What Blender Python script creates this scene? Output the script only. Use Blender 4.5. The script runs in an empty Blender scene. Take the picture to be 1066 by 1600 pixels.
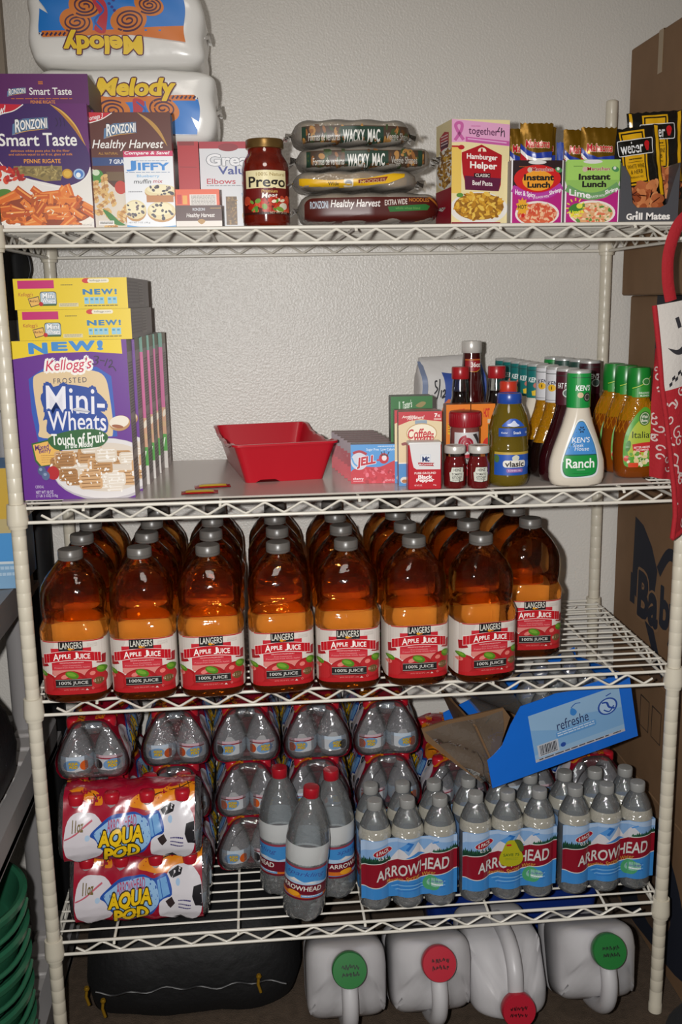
import bpy, bmesh, math, random
from mathutils import Vector, Matrix
PI = math.pi
SC = bpy.context.scene
COL = SC.collection
rnd = random.Random(7)

# ---------------------------------------------------------------- camera, light, exposure
cam = bpy.data.cameras.new('camera')
cam.sensor_fit = 'VERTICAL'; cam.sensor_height = 24.0; cam.lens = 23.52
cam.clip_start = 0.02
camo = bpy.data.objects.new('camera', cam); COL.objects.link(camo)
camo.location = (-0.1807, -1.7302, 1.4328)
camo.rotation_euler = (1.361115, 0.0164236, -0.0884367)
SC.camera = camo

def lamp(name, kind, loc, target, energy, color=(1, 1, 1), **kw):
    l = bpy.data.lights.new(name, kind); l.energy = energy; l.color = color
    for k, v in kw.items(): setattr(l, k, v)
    o = bpy.data.objects.new(name, l); COL.objects.link(o)
    o.location = loc
    d = Vector(target) - Vector(loc)
    o.rotation_euler = d.to_track_quat('-Z', 'Y').to_euler()
    return o
# the flash on the camera, a little to the left of the lens, and the room's weak ceiling lamp
lamp('flash', 'SPOT', (-0.262, -1.72, 1.455), (0.08, 0.1, 0.84), 120, (1.0, 0.985, 0.96),
     spot_size=math.radians(98), spot_blend=1.0, shadow_soft_size=0.016)
lamp('ceiling_lamp', 'AREA', (-0.2, -1.3, 2.42), (-0.1, 0.2, 0.9),  4.8, (1.0, 0.93, 0.84), shape='DISK', size=0.5)
W = bpy.data.worlds.new('room_light'); SC.world = W; W.use_nodes = True
W.node_tree.nodes['Background'].inputs[0].default_value = (1.0, 0.95, 0.88, 1)
W.node_tree.nodes['Background'].inputs[1].default_value = 0.10
SC.view_settings.view_transform = 'Standard'; SC.view_settings.look = 'None'
SC.view_settings.exposure = 0.0; SC.view_settings.gamma = 1.0
SC.view_settings.use_curve_mapping = False

# ---------------------------------------------------------------- materials
def lin(c): return c / 12.92 if c <= 0.04045 else ((c + 0.055) / 1.055) ** 2.4
def hexc(h, k=1.0):
    h = h.lstrip('#')
    if len(h) == 3: h = ''.join(c * 2 for c in h)
    return tuple(min(0.9, lin(int(h[i:i + 2], 16) / 255) * k) for i in (0, 2, 4)) + (1,)
_mats = {}
def mat(h, rough=0.4, metal=0.0, k=1.0, spec=0.5, coat=0.0, bump=None, noise=None, name=None):
    """opaque material; bump=(scale, strength), noise=(scale, amount, hex2) mixes a second colour"""
    key = (h, rough, metal, k, spec, coat, bump, noise)
    if key in _mats: return _mats[key]
    m = bpy.data.materials.new(name or 'paint_' + h.lstrip('#')); m.use_nodes = True
    nt = m.node_tree; b = nt.nodes['Principled BSDF']
    b.inputs['Base Color'].default_value = hexc(h, k)
    b.inputs['Roughness'].default_value = rough; b.inputs['Metallic'].default_value = metal
    b.inputs['Specular IOR Level'].default_value = spec; b.inputs['Coat Weight'].default_value = coat
    if bump or noise:
        tc = nt.nodes.new('ShaderNodeTexCoord')
    if bump:
        n = nt.nodes.new('ShaderNodeTexNoise'); n.inputs['Scale'].default_value = bump[0]; n.inputs['Detail'].default_value = 3
        bp = nt.nodes.new('ShaderNodeBump'); bp.inputs['Strength'].default_value = bump[1]; bp.inputs['Distance'].default_value = 0.004
        nt.links.new(tc.outputs['Object'], n.inputs['Vector']); nt.links.new(n.outputs[0], bp.inputs['Height'])
        nt.links.new(bp.outputs[0], b.inputs['Normal'])
    if noise:
        n = nt.nodes.new('ShaderNodeTexNoise'); n.inputs['Scale'].default_value = noise[0]; n.inputs['Detail'].default_value = 4
        r = nt.nodes.new('ShaderNodeValToRGB'); r.color_ramp.elements[0].position = 0.5 - noise[1]; r.color_ramp.elements[1].position = 0.5 + noise[1]
        r.color_ramp.elements[0].color = hexc(h, k); r.color_ramp.elements[1].color = hexc(noise[2], k)
        nt.links.new(tc.outputs['Object'], n.inputs['Vector']); nt.links.new(n.outputs[0], r.inputs[0])
        nt.links.new(r.outputs[0], b.inputs['Base Color'])
    _mats[key] = m
    return m
def film(tint='#f4f4f4', gloss=0.10, rough=0.12, bump=None, opaque=0.0, name='clear_film', ior=1.45):
    """thin clear plastic: lets light straight through, with a bright sheen; opaque mixes in a milky body"""
    key = ('film', tint, gloss, rough, bump, opaque, ior)
    if key in _mats: return _mats[key]
    m = bpy.data.materials.new(name); m.use_nodes = True; nt = m.node_tree; nt.nodes.clear()
    N = nt.nodes.new; L = nt.links.new
    out = N('ShaderNodeOutputMaterial'); t = N('ShaderNodeBsdfTransparent'); g = N('ShaderNodeBsdfGlossy')
    t.inputs[0].default_value = hexc(tint, 1.0)[:3] + (1,); g.inputs['Roughness'].default_value = rough
    fr = N('ShaderNodeFresnel'); fr.inputs[0].default_value = ior
    ad = N('ShaderNodeMath'); ad.operation = 'ADD'; ad.inputs[1].default_value = gloss; ad.use_clamp = True
    mx = N('ShaderNodeMixShader'); L(fr.outputs[0], ad.inputs[0]); L(ad.outputs[0], mx.inputs[0]); L(t.outputs[0], mx.inputs[1]); L(g.outputs[0], mx.inputs[2])
    last = mx
    if opaque:
        d = N('ShaderNodeBsdfDiffuse'); d.inputs[0].default_value = hexc(tint, 1.0)
        m2 = N('ShaderNodeMixShader'); m2.inputs[0].default_value = opaque; L(t.outputs[0], m2.inputs[1]); L(d.outputs[0], m2.inputs[2]); L(m2.outputs[0], mx.inputs[1])
    if bump:
        tc = N('ShaderNodeTexCoord'); n = N('ShaderNodeTexNoise'); n.inputs['Scale'].default_value = bump[0]; n.inputs['Detail'].default_value = 3
        n.inputs['Distortion'].default_value = 0.8
        bp = N('ShaderNodeBump'); bp.inputs['Strength'].default_value = bump[1]; bp.inputs['Distance'].default_value = 0.006
        L(tc.outputs['Object'], n.inputs['Vector']); L(n.outputs[0], bp.inputs['Height']); L(bp.outputs[0], g.inputs['Normal'])
    L(last.outputs[0], out.inputs[0])
    _mats[key] = m
    return m
def liquid(h, body='#000', mixd=0.3, rough=0.03, ior=1.34, name='liquid', k=1.0, bump=None):
    """coloured liquid in a bottle: refracting, with some cloudy body of its own"""
    key = ('liq', h, body, mixd, rough, ior, bump)
    if key in _mats: return _mats[key]
    m = bpy.data.materials.new(name); m.use_nodes = True; nt = m.node_tree
    b = nt.nodes['Principled BSDF']; out = nt.nodes['Material Output']
    b.inputs['Base Color'].default_value = hexc(h, k); b.inputs['Transmission Weight'].default_value = 1 - mixd
    b.inputs['Roughness'].default_value = rough; b.inputs['IOR'].default_value = ior
    b.inputs['Coat Weight'].default_value = 0.6; b.inputs['Coat Roughness'].default_value = 0.10
    if bump:
        tc = nt.nodes.new('ShaderNodeTexCoord'); n = nt.nodes.new('ShaderNodeTexNoise'); n.inputs['Scale'].default_value = bump[0]
        bp = nt.nodes.new('ShaderNodeBump'); bp.inputs['Strength'].default_value = bump[1]; bp.inputs['Distance'].default_value = 0.004
        nt.links.new(tc.outputs['Object'], n.inputs['Vector']); nt.links.new(n.outputs[0], bp.inputs['Height']); nt.links.new(bp.outputs[0], b.inputs['Normal'])
        nt.links.new(bp.outputs[0], b.inputs['Coat Normal'])
    _mats[key] = m
    return m

def tinted(absorb, density, clearness=0.75, rough=0.05, bump=None, ior=1.34, name='tinted_liquid'):
    """clear coloured drink: light passes through and deepens in colour with distance"""
    m = bpy.data.materials.new(name); m.use_nodes = True; nt = m.node_tree; nt.nodes.clear(); N = nt.nodes.new; L = nt.links.new
    out = N('ShaderNodeOutputMaterial'); t = N('ShaderNodeBsdfTransparent'); g = N('ShaderNodeBsdfGlossy'); g.inputs['Roughness'].default_value = rough
    rf = N('ShaderNodeBsdfRefraction'); rf.inputs['IOR'].default_value = ior; rf.inputs['Roughness'].default_value = 0.02
    m1 = N('ShaderNodeMixShader'); m1.inputs[0].default_value = 1 - clearness; L(t.outputs[0], m1.inputs[1]); L(rf.outputs[0], m1.inputs[2])
    fr = N('ShaderNodeFresnel'); fr.inputs[0].default_value = 1.5; m2 = N('ShaderNodeMixShader'); L(fr.outputs[0], m2.inputs[0]); L(m1.outputs[0], m2.inputs[1]); L(g.outputs[0], m2.inputs[2])
    va = N('ShaderNodeVolumeAbsorption'); va.inputs[0].default_value = absorb + (1,); va.inputs[1].default_value = density
    if bump:
        tc = N('ShaderNodeTexCoord'); n = N('ShaderNodeTexNoise'); n.inputs['Scale'].default_value = bump[0]; n.inputs['Detail'].default_value = 2
        bp = N('ShaderNodeBump'); bp.inputs['Strength'].default_value = bump[1]; bp.inputs['Distance'].default_value = 0.004
        L(tc.outputs['Object'], n.inputs['Vector']); L(n.outputs[0], bp.inputs['Height']); L(bp.outputs[0], g.inputs['Normal']); L(bp.outputs[0], rf.inputs['Normal'])
    L(m2.outputs[0], out.inputs[0]); L(va.outputs[0], out.inputs[1])
    return m

# ---------------------------------------------------------------- mesh helpers
def link(name, me, parent=None):
    o = bpy.data.objects.new(name, me); COL.objects.link(o)
    if parent: o.parent = parent
    return o
class MB:
    """collects shapes and links them as ONE mesh object"""
    def __init__(s): s.bm = bmesh.new(); s.ms = []
    def mi(s, m):
        if m not in s.ms: s.ms.append(m)
        return s.ms.index(m)
    def _fin(s, faces, m):
        i = s.mi(m)
        for f in faces: f.material_index = i
    def box(s, c, d, m, rot=None, bev=0.0, seg=2):
        r = bmesh.ops.create_cube(s.bm, size=1.0); vs = r['verts']
        for v in vs: v.co = Vector((v.co.x * d[0], v.co.y * d[1], v.co.z * d[2]))
        fs = {f for v in vs for f in v.link_faces}
        if bev:
            es = list({e for v in vs for e in v.link_edges})
            q = bmesh.ops.bevel(s.bm, geom=es, offset=bev, segments=seg, affect='EDGES', profile=0.6)
            fs = {f for v in q['verts'] for f in v.link_faces} | set(q['faces'])
            vs = list({v for f in fs for v in f.verts})
        M = Matrix.Translation(c)
        if rot: M = M @ Matrix.Rotation(rot[2], 4, 'Z') @ Matrix.Rotation(rot[1], 4, 'Y') @ Matrix.Rotation(rot[0], 4, 'X')
        for v in vs: v.co = M @ v.co
        s._fin(fs, m)
        return vs
    def rings(s, rs, m, cap0=True, cap1=True, closed=True):
        """rs: list of rings of points joined into a skin"""
        R = [[s.bm.verts.new(p) for p in r] for r in rs]; fs = []
        n = len(R[0])
        for a, b in zip(R, R[1:]):
            for i in range(n if closed else n - 1):
                j = (i + 1) % n
                fs.append(s.bm.faces.new((a[i], a[j], b[j], b[i])))
        if cap0 and closed: fs.append(s.bm.faces.new(R[0][::-1]))
        if cap1 and closed: fs.append(s.bm.faces.new(R[-1]))
        s._fin(fs, m)
        return R
    def lathe(s, prof, m, seg=24, c=(0, 0, 0), cap0=True, cap1=True, axis=None):
        """prof rows: (radius, z) round, or (half_w, half_d, z, n) superelliptic"""
        rs = []
        for q in prof:
            if len(q) == 2: a = b = q[0]; z = q[1]; n = 2
            else: a, b, z, n = q
            ring = []
            for i in range(seg):
                t = 2 * PI * (i + 0.5) / seg; ct, st = math.cos(t), math.sin(t)
                p = Vector((a * math.copysign(abs(ct) ** (2 / n), ct), b * math.copysign(abs(st) ** (2 / n), st), z))
                if axis is not None: p = axis @ p
                ring.append(p + Vector(c))
            rs.append(ring)
        return s.rings(rs, m, cap0, cap1)
    def tube(s, pts, r, m, seg=8, closed=False, cap=True, flat=1.0):
        pts = [Vector(p) for p in pts]; n = len(pts); rs = []; up = None
        for i, p in enumerate(pts):
            a = pts[i - 1] if (i > 0 or closed) else p
            b = pts[(i + 1) % n] if (i < n - 1 or closed) else p
            t = (b - a).normalized()
            if up is None:
                up = Vector((0, 0, 1)) if abs(t.z) < 0.9 else Vector((0, 1, 0))
            x = t.cross(up).normalized(); y = x.cross(t).normalized(); up = y
            rr = r[i] if isinstance(r, (list, tuple)) else r
            rs.append([p + x * rr * math.cos(2 * PI * k / seg) + y * rr * flat * math.sin(2 * PI * k / seg) for k in range(seg)])
        if closed:
            rs.append(rs[0])
            s.rings(rs, m, False, False)
        else: s.rings(rs, m, cap, cap)
    def grid(s, f, nu, nv, m, uc=False):
        V = [[s.bm.verts.new(f(i / nu, j / nv)) for i in range(nu + (0 if uc else 1))] for j in range(nv + 1)]
        fs = []
        for j in range(nv):
            for i in range(nu):
                k = (i + 1) % nu if uc else i + 1
                fs.append(s.bm.faces.new((V[j][i], V[j][k], V[j + 1][k], V[j + 1][i])))
        s._fin(fs, m)
        return V
    def poly(s, pts, m):
        f = s.bm.faces.new([s.bm.verts.new(p) for p in pts]); s._fin([f], m); return f
    def prism(s, pts, m, vec):
        """closed outline pts (3-D) pushed along vec"""
        vec = Vector(vec); a = [s.bm.verts.new(p) for p in pts]; b = [s.bm.verts.new(Vector(p) + vec) for p in pts]; n = len(a)
        fs = [s.bm.faces.new(a[::-1]), s.bm.faces.new(b)]
        for i in range(n): fs.append(s.bm.faces.new((a[i], a[(i + 1) % n], b[(i + 1) % n], b[i])))
        s._fin(fs, m)
    def build(s, name, parent=None, smooth=35, kind=None, weld=False):
        if weld: bmesh.ops.remove_doubles(s.bm, verts=s.bm.verts, dist=1e-6)
        bmesh.ops.recalc_face_normals(s.bm, faces=s.bm.faces)
        me = bpy.data.meshes.new(name); s.bm.to_mesh(me); s.bm.free()
        for m in s.ms: me.materials.append(m)
        if smooth:
            for p in me.polygons: p.use_smooth = True
            if smooth < 179: me.set_sharp_from_angle(angle=math.radians(smooth))
        o = link(name, me, parent)
        if kind: o['kind'] = kind
        return o
def smooth_path(pts, n=6, closed=False):
    """Catmull-Rom through pts"""
    P = [Vector(p) for p in pts]; out = []; N = len(P)
    for i in range(N if closed else N - 1):
        g = (lambda k: P[k % N]) if closed else (lambda k: P[min(max(k, 0), N - 1)])
        a, b, c, d = g(i - 1), g(i), g(i + 1), g(i + 2)
        for k in range(n):
            t = k / n
            out.append(0.5 * ((2 * b) + (c - a) * t + (2 * a - 5 * b + 4 * c - d) * t * t + (3 * b - a - 3 * c + d) * t ** 3))
    if not closed: out.append(P[-1])
    return out

# ---------------------------------------------------------------- things
def tag(o, label, cat, group=None, kind=None):
    o['label'] = label; o['category'] = cat
    if group: o['group'] = group
    if kind: o['kind'] = kind
    return o
def thing(name, label, cat, loc=(0, 0, 0), rz=0.0, group=None, rot=None):
    o = bpy.data.objects.new(name, None); COL.objects.link(o); o.empty_display_size = 0.02
    o.location = loc; o.rotation_euler = rot if rot else (0, 0, rz)
    return tag(o, label, cat, group)
def dup(root, loc, rz=0.0, label=None, group=None, rot=None):
    r = root.copy(); COL.objects.link(r); r.location = loc; r.rotation_euler = rot if rot else (0, 0, rz)
    if label: r['label'] = label
    if group: r['group'] = group
    for ch in list(root.children):
        c = ch.copy(); COL.objects.link(c); c.parent = r
        for g in list(ch.children):
            d = g.copy(); COL.objects.link(d); d.parent = c
    return r

# ---------------------------------------------------------------- printed artwork: flat shapes laid on a surface
_gl = {}
def glyphs(s, bold, shear, sp):
    key = (s, bold, shear, sp)
    if key not in _gl:
        cu = bpy.data.curves.new('t', 'FONT'); cu.body = s; cu.offset = bold; cu.shear = shear; cu.resolution_u = 3; cu.space_character = sp
        ob = bpy.data.objects.new('t', cu); me = bpy.data.meshes.new_from_object(ob)
        _gl[key] = ([tuple(v.co[:2]) for v in me.vertices], [tuple(p.vertices) for p in me.polygons])
        bpy.data.objects.remove(ob); bpy.data.curves.remove(cu); bpy.data.meshes.remove(me)
    return _gl[key]
class Art:
    """artwork in its own pixel frame w x h (y down), laid over W x H metres"""
    def __init__(s, w, h, W, H, k=1.0, rough=0.4, ox=0, oy=0):
        s.w, s.h, s.W, s.H, s.k, s.rough, s.ox, s.oy = w, h, W, H, k, rough, ox, oy
        s.items = []; s.layer = 1; s.inc = 1.0
    def add(s, vs, fs, col, same=False):
        s.layer += 0.2 if same else s.inc
        s.items.append((vs, fs, col, s.layer))
    def poly(s, pts, col, same=False): s.add(list(pts), [tuple(range(len(pts)))], col, same)
    def rect(s, x0, y0, x1, y1, col, same=False): s.poly([(x0, y0), (x1, y0), (x1, y1), (x0, y1)], col, same)
    def ell(s, cx, cy, rx, ry, col, rot=0, n=28, same=False):
        c, d = math.cos(math.radians(rot)), math.sin(math.radians(rot)); P = []
        for i in range(n):
            t = 2 * PI * i / n; x, y = rx * math.cos(t), ry * math.sin(t); P.append((cx + x * c - y * d, cy + x * d + y * c))
        s.poly(P, col, same)
    def blob(s, pts, col, n=5, same=False):
        s.poly([(p.x, p.y) for p in smooth_path([(x, y, 0) for x, y in pts], n, True)], col, same)
    def line(s, pts, w, col, smooth=False, same=False, closed=False, taper=False):
        if smooth: pts = [(p.x, p.y) for p in smooth_path([(x, y, 0) for x, y in pts], 6, closed)]
        if closed: pts = list(pts) + [pts[0]]
        vs, fs = [], []; n = len(pts)
        for i, (x, y) in enumerate(pts):
            ax, ay = pts[max(i - 1, 0)]; bx, by = pts[min(i + 1, n - 1)]
            dx, dy = bx - ax, by - ay; l = math.hypot(dx, dy) or 1
            ww = w * (math.sin(PI * min(max(i / (n - 1), .02), .98)) if taper else 1)
            vs += [(x - dy / l * ww / 2, y + dx / l * ww / 2), (x + dy / l * ww / 2, y - dx / l * ww / 2)]
            if i: fs.append((2 * i - 2, 2 * i - 1, 2 * i + 1, 2 * i))
        s.add(vs, fs, col, same)
    def rrect(s, x0, y0, x1, y1, r, col, same=False):
        P = []
        for cx, cy, a in ((x1 - r, y0 + r, -90), (x1 - r, y1 - r, 0), (x0 + r, y1 - r, 90), (x0 + r, y0 + r, 180)):
            for k in range(5): t = math.radians(a + k * 22.5); P.append((cx + r * math.cos(t), cy + r * math.sin(t)))
        s.poly(P, col, same)
    def text(s, t, x0, y0, x1, y1, col, bold=0.0, shear=0.0, sp=1.0, rot=0, arc=0, out=None, ow=0.03, rise=0, grow=0):
        """ink box x0..x1, y0..y1; arc bows the line, rise tilts it, out = outline colour, grow scales the height along the line"""
        base = glyphs(t, bold, shear, sp)
        if not base[0]: return
        xs = [v[0] for v in base[0]]; ys = [v[1] for v in base[0]]
        ax, bx, ay, by = min(xs), max(xs), min(ys), max(ys)
        kx = (x1 - x0) / ((bx - ax) or 1); ky = (y1 - y0) / ((by - ay) or 1)
        c, d = math.cos(math.radians(rot)), math.sin(math.radians(rot)); mx, my = (x0 + x1) / 2, (y0 + y1) / 2
        def put(g, col):
            P = []
            for x, y in g[0]:
                X = x0 + (x - ax) * kx; Y = y1 - (y - ay) * ky; u = (X - mx) / ((x1 - x0) / 2)
                if grow: Y = my + (Y - my) * (1 + grow * u)
                Y += arc * (u * u - 0.5) + rise * u
                if rot: X, Y = mx + (X - mx) * c - (Y - my) * d, my + (X - mx) * d + (Y - my) * c
                P.append((X, Y))
            s.add(P, g[1], col)
        if bold > .022: ex, bold = bold - .022, .022
        else: ex = 0
        base = glyphs(t, bold, shear, sp)
        def fat(e, col):         # thickened by shifted copies on one layer
            s.layer += 1; x0_, y0_ = x0, y0
            for i in range(8):
                dx, dy = e * kx * math.cos(i * PI / 4), e * ky * math.sin(i * PI / 4); P = []
                for x, y in base[0]:
                    X = x0 + (x - ax) * kx; Y = y1 - (y - ay) * ky; u = (X - mx) / ((x1 - x0) / 2)
                    if grow: Y = my + (Y - my) * (1 + grow * u)
                    Y += arc * (u * u - 0.5) + rise * u
                    X += dx; Y += dy
                    if rot: X, Y = mx + (X - mx) * c - (Y - my) * d, my + (X - mx) * d + (Y - my) * c
                    P.append((X, Y))
                s.add(P, base[1], col, True)
        if out: fat(ow + ex, out)
        if ex: fat(ex, col)
        put(base, col)
    def lines(s, x0, y0, x1, y1, n, col, th=0.45, seed=1):
        """rows of small print as short word-length dashes"""
        r = random.Random(seed); H = (y1 - y0) / n; s.layer += 1
        for i in range(n):
            x = x0
            while x < x1 - 2:
                w = min(r.uniform(0.04, 0.14) * (x1 - x0) + 1, x1 - x); y = y0 + i * H
                s.rect(x, y, x + w, y + H * th, col, True); x += w + 0.02 * (x1 - x0)
    def scatter(s, inside, n, cols, size, box, seed=1, asp=(0.35, 0.7), fn=None):
        """n overlapping bits of printed food inside a region"""
        r = random.Random(seed); k = 0; guard = 0; keep = s.inc; s.inc = 0.4
        while k < n and guard < n * 60:
            guard += 1
            x, y = r.uniform(box[0], box[2]), r.uniform(box[1], box[3])
            if not inside(x, y): continue
            z = r.uniform(*size); a = r.uniform(0, 180)
            if fn: fn(s, x, y, z, a, r)
            else: s.ell(x, y, z, z * r.uniform(*asp), r.choice(cols), a, 9)
            k += 1
        s.inc = keep; s.layer += 1
    def build(s, name, parent, surf, cut=0, step=0, cutv=0, clip=True):
        """surf(u, v, n) in metres -> point; cut = bending step along u in metres"""
        step = step or (2.5e-5 if cut else 1.2e-5)
        bm = bmesh.new(); ms = []; sx, sy = s.W / s.w, s.H / s.h
        for vs, fs, col, lay in s.items:
            m = col if not isinstance(col, str) else mat(col, s.rough, k=s.k)
            if m not in ms: ms.append(m)
            i = ms.index(m)
            V = [bm.verts.new(((x - s.ox) * sx, (y - s.oy) * sy, lay * step)) for x, y in vs]
            for f in fs:
                try: bm.faces.new([V[j] for j in f]).material_index = i
                except ValueError: pass
        def bis(co, no, **kw): bmesh.ops.bisect_plane(bm, geom=bm.verts[:] + bm.edges[:] + bm.faces[:], dist=1e-7, plane_co=co, plane_no=no, **kw)
        if clip:
            bis((1e-5, 0, 0), (1, 0, 0), clear_inner=True); bis((s.W - 1e-5, 0, 0), (1, 0, 0), clear_outer=True)
            bis((0, 1e-5, 0), (0, 1, 0), clear_inner=True); bis((0, s.H - 1e-5, 0), (0, 1, 0), clear_outer=True)
        if cut or cutv: bmesh.ops.triangulate(bm, faces=[f for f in bm.faces if len(f.verts) > 4])
        if cut:
            for q in range(1, int(s.W / cut)): bis((q * cut, 0, 0), (1, 0, 0))
        if cutv:
            for q in range(1, int(s.H / cutv)): bis((0, q * cutv, 0), (0, 1, 0))
        c = Vector((0, 0, 0))
        P = [surf(v.co.x, v.co.y, v.co.z) for v in bm.verts]
        for f in bm.faces: f.normal_update()
        for f in bm.faces:
            if f.normal.z < 0: f.normal_flip()
        for v, p in zip(bm.verts, P): v.co = p
        for f in bm.faces: f.normal_flip()       # y runs down, so the sheet is mirrored: turn it to face out
        me = bpy.data.meshes.new(name); bm.to_mesh(me); bm.free()
        for m in ms: me.materials.append(m)
        if cut or cutv:
            for p in me.polygons: p.use_smooth = bool(cutv)
        return link(name, me, parent)
def plane(o, ex=(1, 0, 0), up=(0, 0, 1)):
    """flat surface: o is the artwork's top-left corner"""
    o, ex, up = Vector(o), Vector(ex).normalized(), Vector(up).normalized(); n = ex.cross(up)
    return lambda u, v, t: o + ex * u - up * v + n * t
# ---------------------------------------------------------------- the room
S1, S2, S3, S4 = 1.554, 1.0928, 0.7386, 0.2531       # deck heights of the rack, top to bottom
WY = 0.50                                             # back wall
wallm = bpy.data.materials.new('textured_wall_paint'); wallm.use_nodes = True
nt = wallm.node_tree; b = nt.nodes['Principled BSDF']
b.inputs['Base Color'].default_value = (0.66, 0.63, 0.585, 1); b.inputs['Roughness'].default_value = 0.34; b.inputs['Specular IOR Level'].default_value = 0.5
tc = nt.nodes.new('ShaderNodeTexCoord'); n1 = nt.nodes.new('ShaderNodeTexNoise'); n1.inputs['Scale'].default_value = 210; n1.inputs['Detail'].default_value = 2.5
bp = nt.nodes.new('ShaderNodeBump'); bp.inputs['Strength'].default_value = 0.34; bp.inputs['Distance'].default_value = 0.004
nt.links.new(tc.outputs['Object'], n1.inputs['Vector']); nt.links.new(n1.outputs[0], bp.inputs['Height']); nt.links.new(bp.outputs[0], b.inputs['Normal'])
def slab(name, c, d, m):
    w = MB(); w.box(c, d, m); return w.build(name, None, 0, 'structure')
carpet = mat('#5a4a3c', 0.95, bump=(400, 0.8), noise=(60, 0.3, '#433629'), name='brown_carpet')
slab('floor', (0, -0.7, -0.02), (3.0, 2.48, 0.04), carpet)
slab('wall_back', (0, WY + 0.02, 1.3), (3.0, 0.04, 2.6), wallm)
slab('wall_left', (-1.48, -0.7, 1.3), (0.04, 2.4, 2.6), wallm)
slab('wall_right', (1.48, -0.7, 1.3), (0.04, 2.4, 2.6), wallm)
slab('ceiling', (0, -0.7, 2.6), (3.0, 2.48, 0.04), wallm)
slab('baseboard_back', (0, WY - 0.007, 0.045), (2.9, 0.014, 0.09), mat('#d8d4cc', 0.5))

# ---------------------------------------------------------------- wire rack
RW, RD = 0.5925, 0.455
cream = mat('#d6cfbf', 0.32, k=1.0, noise=(6, 0.5, '#cbc2ae'), name='cream_epoxy')
wirem = mat('#dad5ca', 0.32, k=1.0, name='cream_wire')
rack = thing('wire_rack', 'tall white wire shelving rack with four loaded shelves against the wall', 'shelving rack')
for px in (-RW, RW):
    for py in (0, RD):
        p = MB(); prof = []; z = 0.0
        prof = [(0.008, 0), (0.0135, 0.002), (0.0135, 0.02), (0.0125, 0.022)]
        z = 0.0254 * 2
        while z < 1.81:
            prof += [(0.0125, z - 0.0012), (0.0123, z - 0.0006), (0.0123, z + 0.0006), (0.0125, z + 0.0012)]; z += 0.0254
        prof += [(0.0125, 1.824), (0.0118, 1.829), (0.009, 1.831)]
        p.lathe(prof, cream, 20, (px, py, 0)); p.build('post', rack, 60)
def zig(m, a, b, zt, zb, n, lead):
    a, b = Vector(a), Vector(b); pts = []
    for i in range(2 * n + 1):
        t = lead + (1 - 2 * lead) * i / (2 * n); q = a.lerp(b, t); q.z = zt if i % 2 == 0 else zb; pts.append(q)
    # trim to start and end part way up, with rounded bends
    pts[0] = pts[1].lerp(pts[0], 0.5); pts[-1] = pts[-2].lerp(pts[-1], 0.5); out = [pts[0]]
    for i in range(1, len(pts) - 1):
        p, q, r = pts[i - 1], pts[i], pts[i + 1]; k = 0.16
        out += [q.lerp(p, k), q.lerp(p, k * 0.3).lerp(q.lerp(r, k * 0.3), 0.5), q.lerp(r, k)]
    out.append(pts[-1]); m.tube(out, 0.0024, wirem, 6)
for zt in (S1, S2, S3, S4):
    s = MB(); zr = zt - 0.0042; zl = zr - 0.0255
    for y in (0, RD):
        for z in (zr, zl): s.tube([(-RW, y, z), (RW, y, z)], 0.0031, wirem, 8)
        zig(s, (-RW, y, 0), (RW, y, 0), zr - 0.003, zl + 0.003, 17, 0.02)
    for x in (-RW, RW):
        for z in (zr, zl): s.tube([(x, 0, z), (x, RD, z)], 0.0031, wirem, 8)
        zig(s, (x, 0, 0), (x, RD, 0), zr - 0.003, zl + 0.003, 7, 0.03)
    for k in range(1, 14):
        y = RD * k / 14; s.tube([(-RW - .002, y, zt - 0.0024), (RW + .002, y, zt - 0.0024)], 0.0021, wirem, 6)
    for x in (-0.48, -0.245, 0.0, 0.245, 0.48):
        s.tube([(x, -0.004, zr - 0.0075), (x, -0.003, zr - 0.004), (x, 0.02, zr - 0.001), (x, RD - 0.02, zr - 0.001), (x, RD + 0.003, zr - 0.004)], 0.0026, wirem, 6)
    sh = s.build('shelf', rack, 60)
    for x in (-RW, RW):
        for y in (0, RD):
            c = MB(); c.lathe([(0.0128, zr + 0.0085), (0.0165, zr + 0.008), (0.0168, zr + 0.004), (0.0182, zl + 0.006), (0.0184, zl - 0.001), (0.0178, zl - 0.003), (0.0162, zl - 0.0035), (0.0158, zl - 0.009), (0.0128, zl - 0.0095)], cream, 20, (x, y, 0), False, False)
            c.build('collar', sh, 50)
ln = MB(); ln.box((0.01, 0.2335, S2 + 0.0008), (1.06, 0.425, 0.0016), mat('#b3a9a2', 0.22, k=1.1, name='liner_plastic'))
tag(ln.build('shelf_liner', None, 0), 'thin grey plastic liner sheet covering the second wire shelf', 'shelf liner')
# ---------------------------------------------------------------- top shelf
def in_ell(cx, cy, rx, ry, y0=-1e9, y1=1e9): return lambda x, y: ((x - cx) / rx) ** 2 + ((y - cy) / ry) ** 2 < 1 and y0 < y < y1
def penne(c1, c2, c3):
    def f(s, x, y, z, a, r):
        dx, dy = math.cos(math.radians(a)) * z, math.sin(math.radians(a)) * z * 0.6
        s.line([(x - dx, y - dy), (x, y + r.uniform(-.15, .15) * z), (x + dx, y + dy)], z * 0.52, r.choice(c1), True)
        s.line([(x - dx * .8, y - dy * .8 - z * .1), (x + dx * .8, y + dy * .8 - z * .1)], z * 0.13, r.choice(c2))
        s.ell(x + dx, y + dy, z * .16, z * .27, c3, a, 10)
    return f
def spiral(c1, c2):
    def f(s, x, y, z, a, r):
        dx, dy = math.cos(math.radians(a)) * z, math.sin(math.radians(a)) * z
        for i in range(5):
            t = (i - 2) / 2.5; s.ell(x + dx * t, y + dy * t, z * .5, z * .28, c1[i % len(c1)], a + 60, 10, same=i > 0 and i % 2 == 0)
        s.line([(x - dx * .8 - dy * .1, y - dy * .8), (x + dx * .8, y + dy * .8)], z * .08, c2)
    return f
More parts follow.
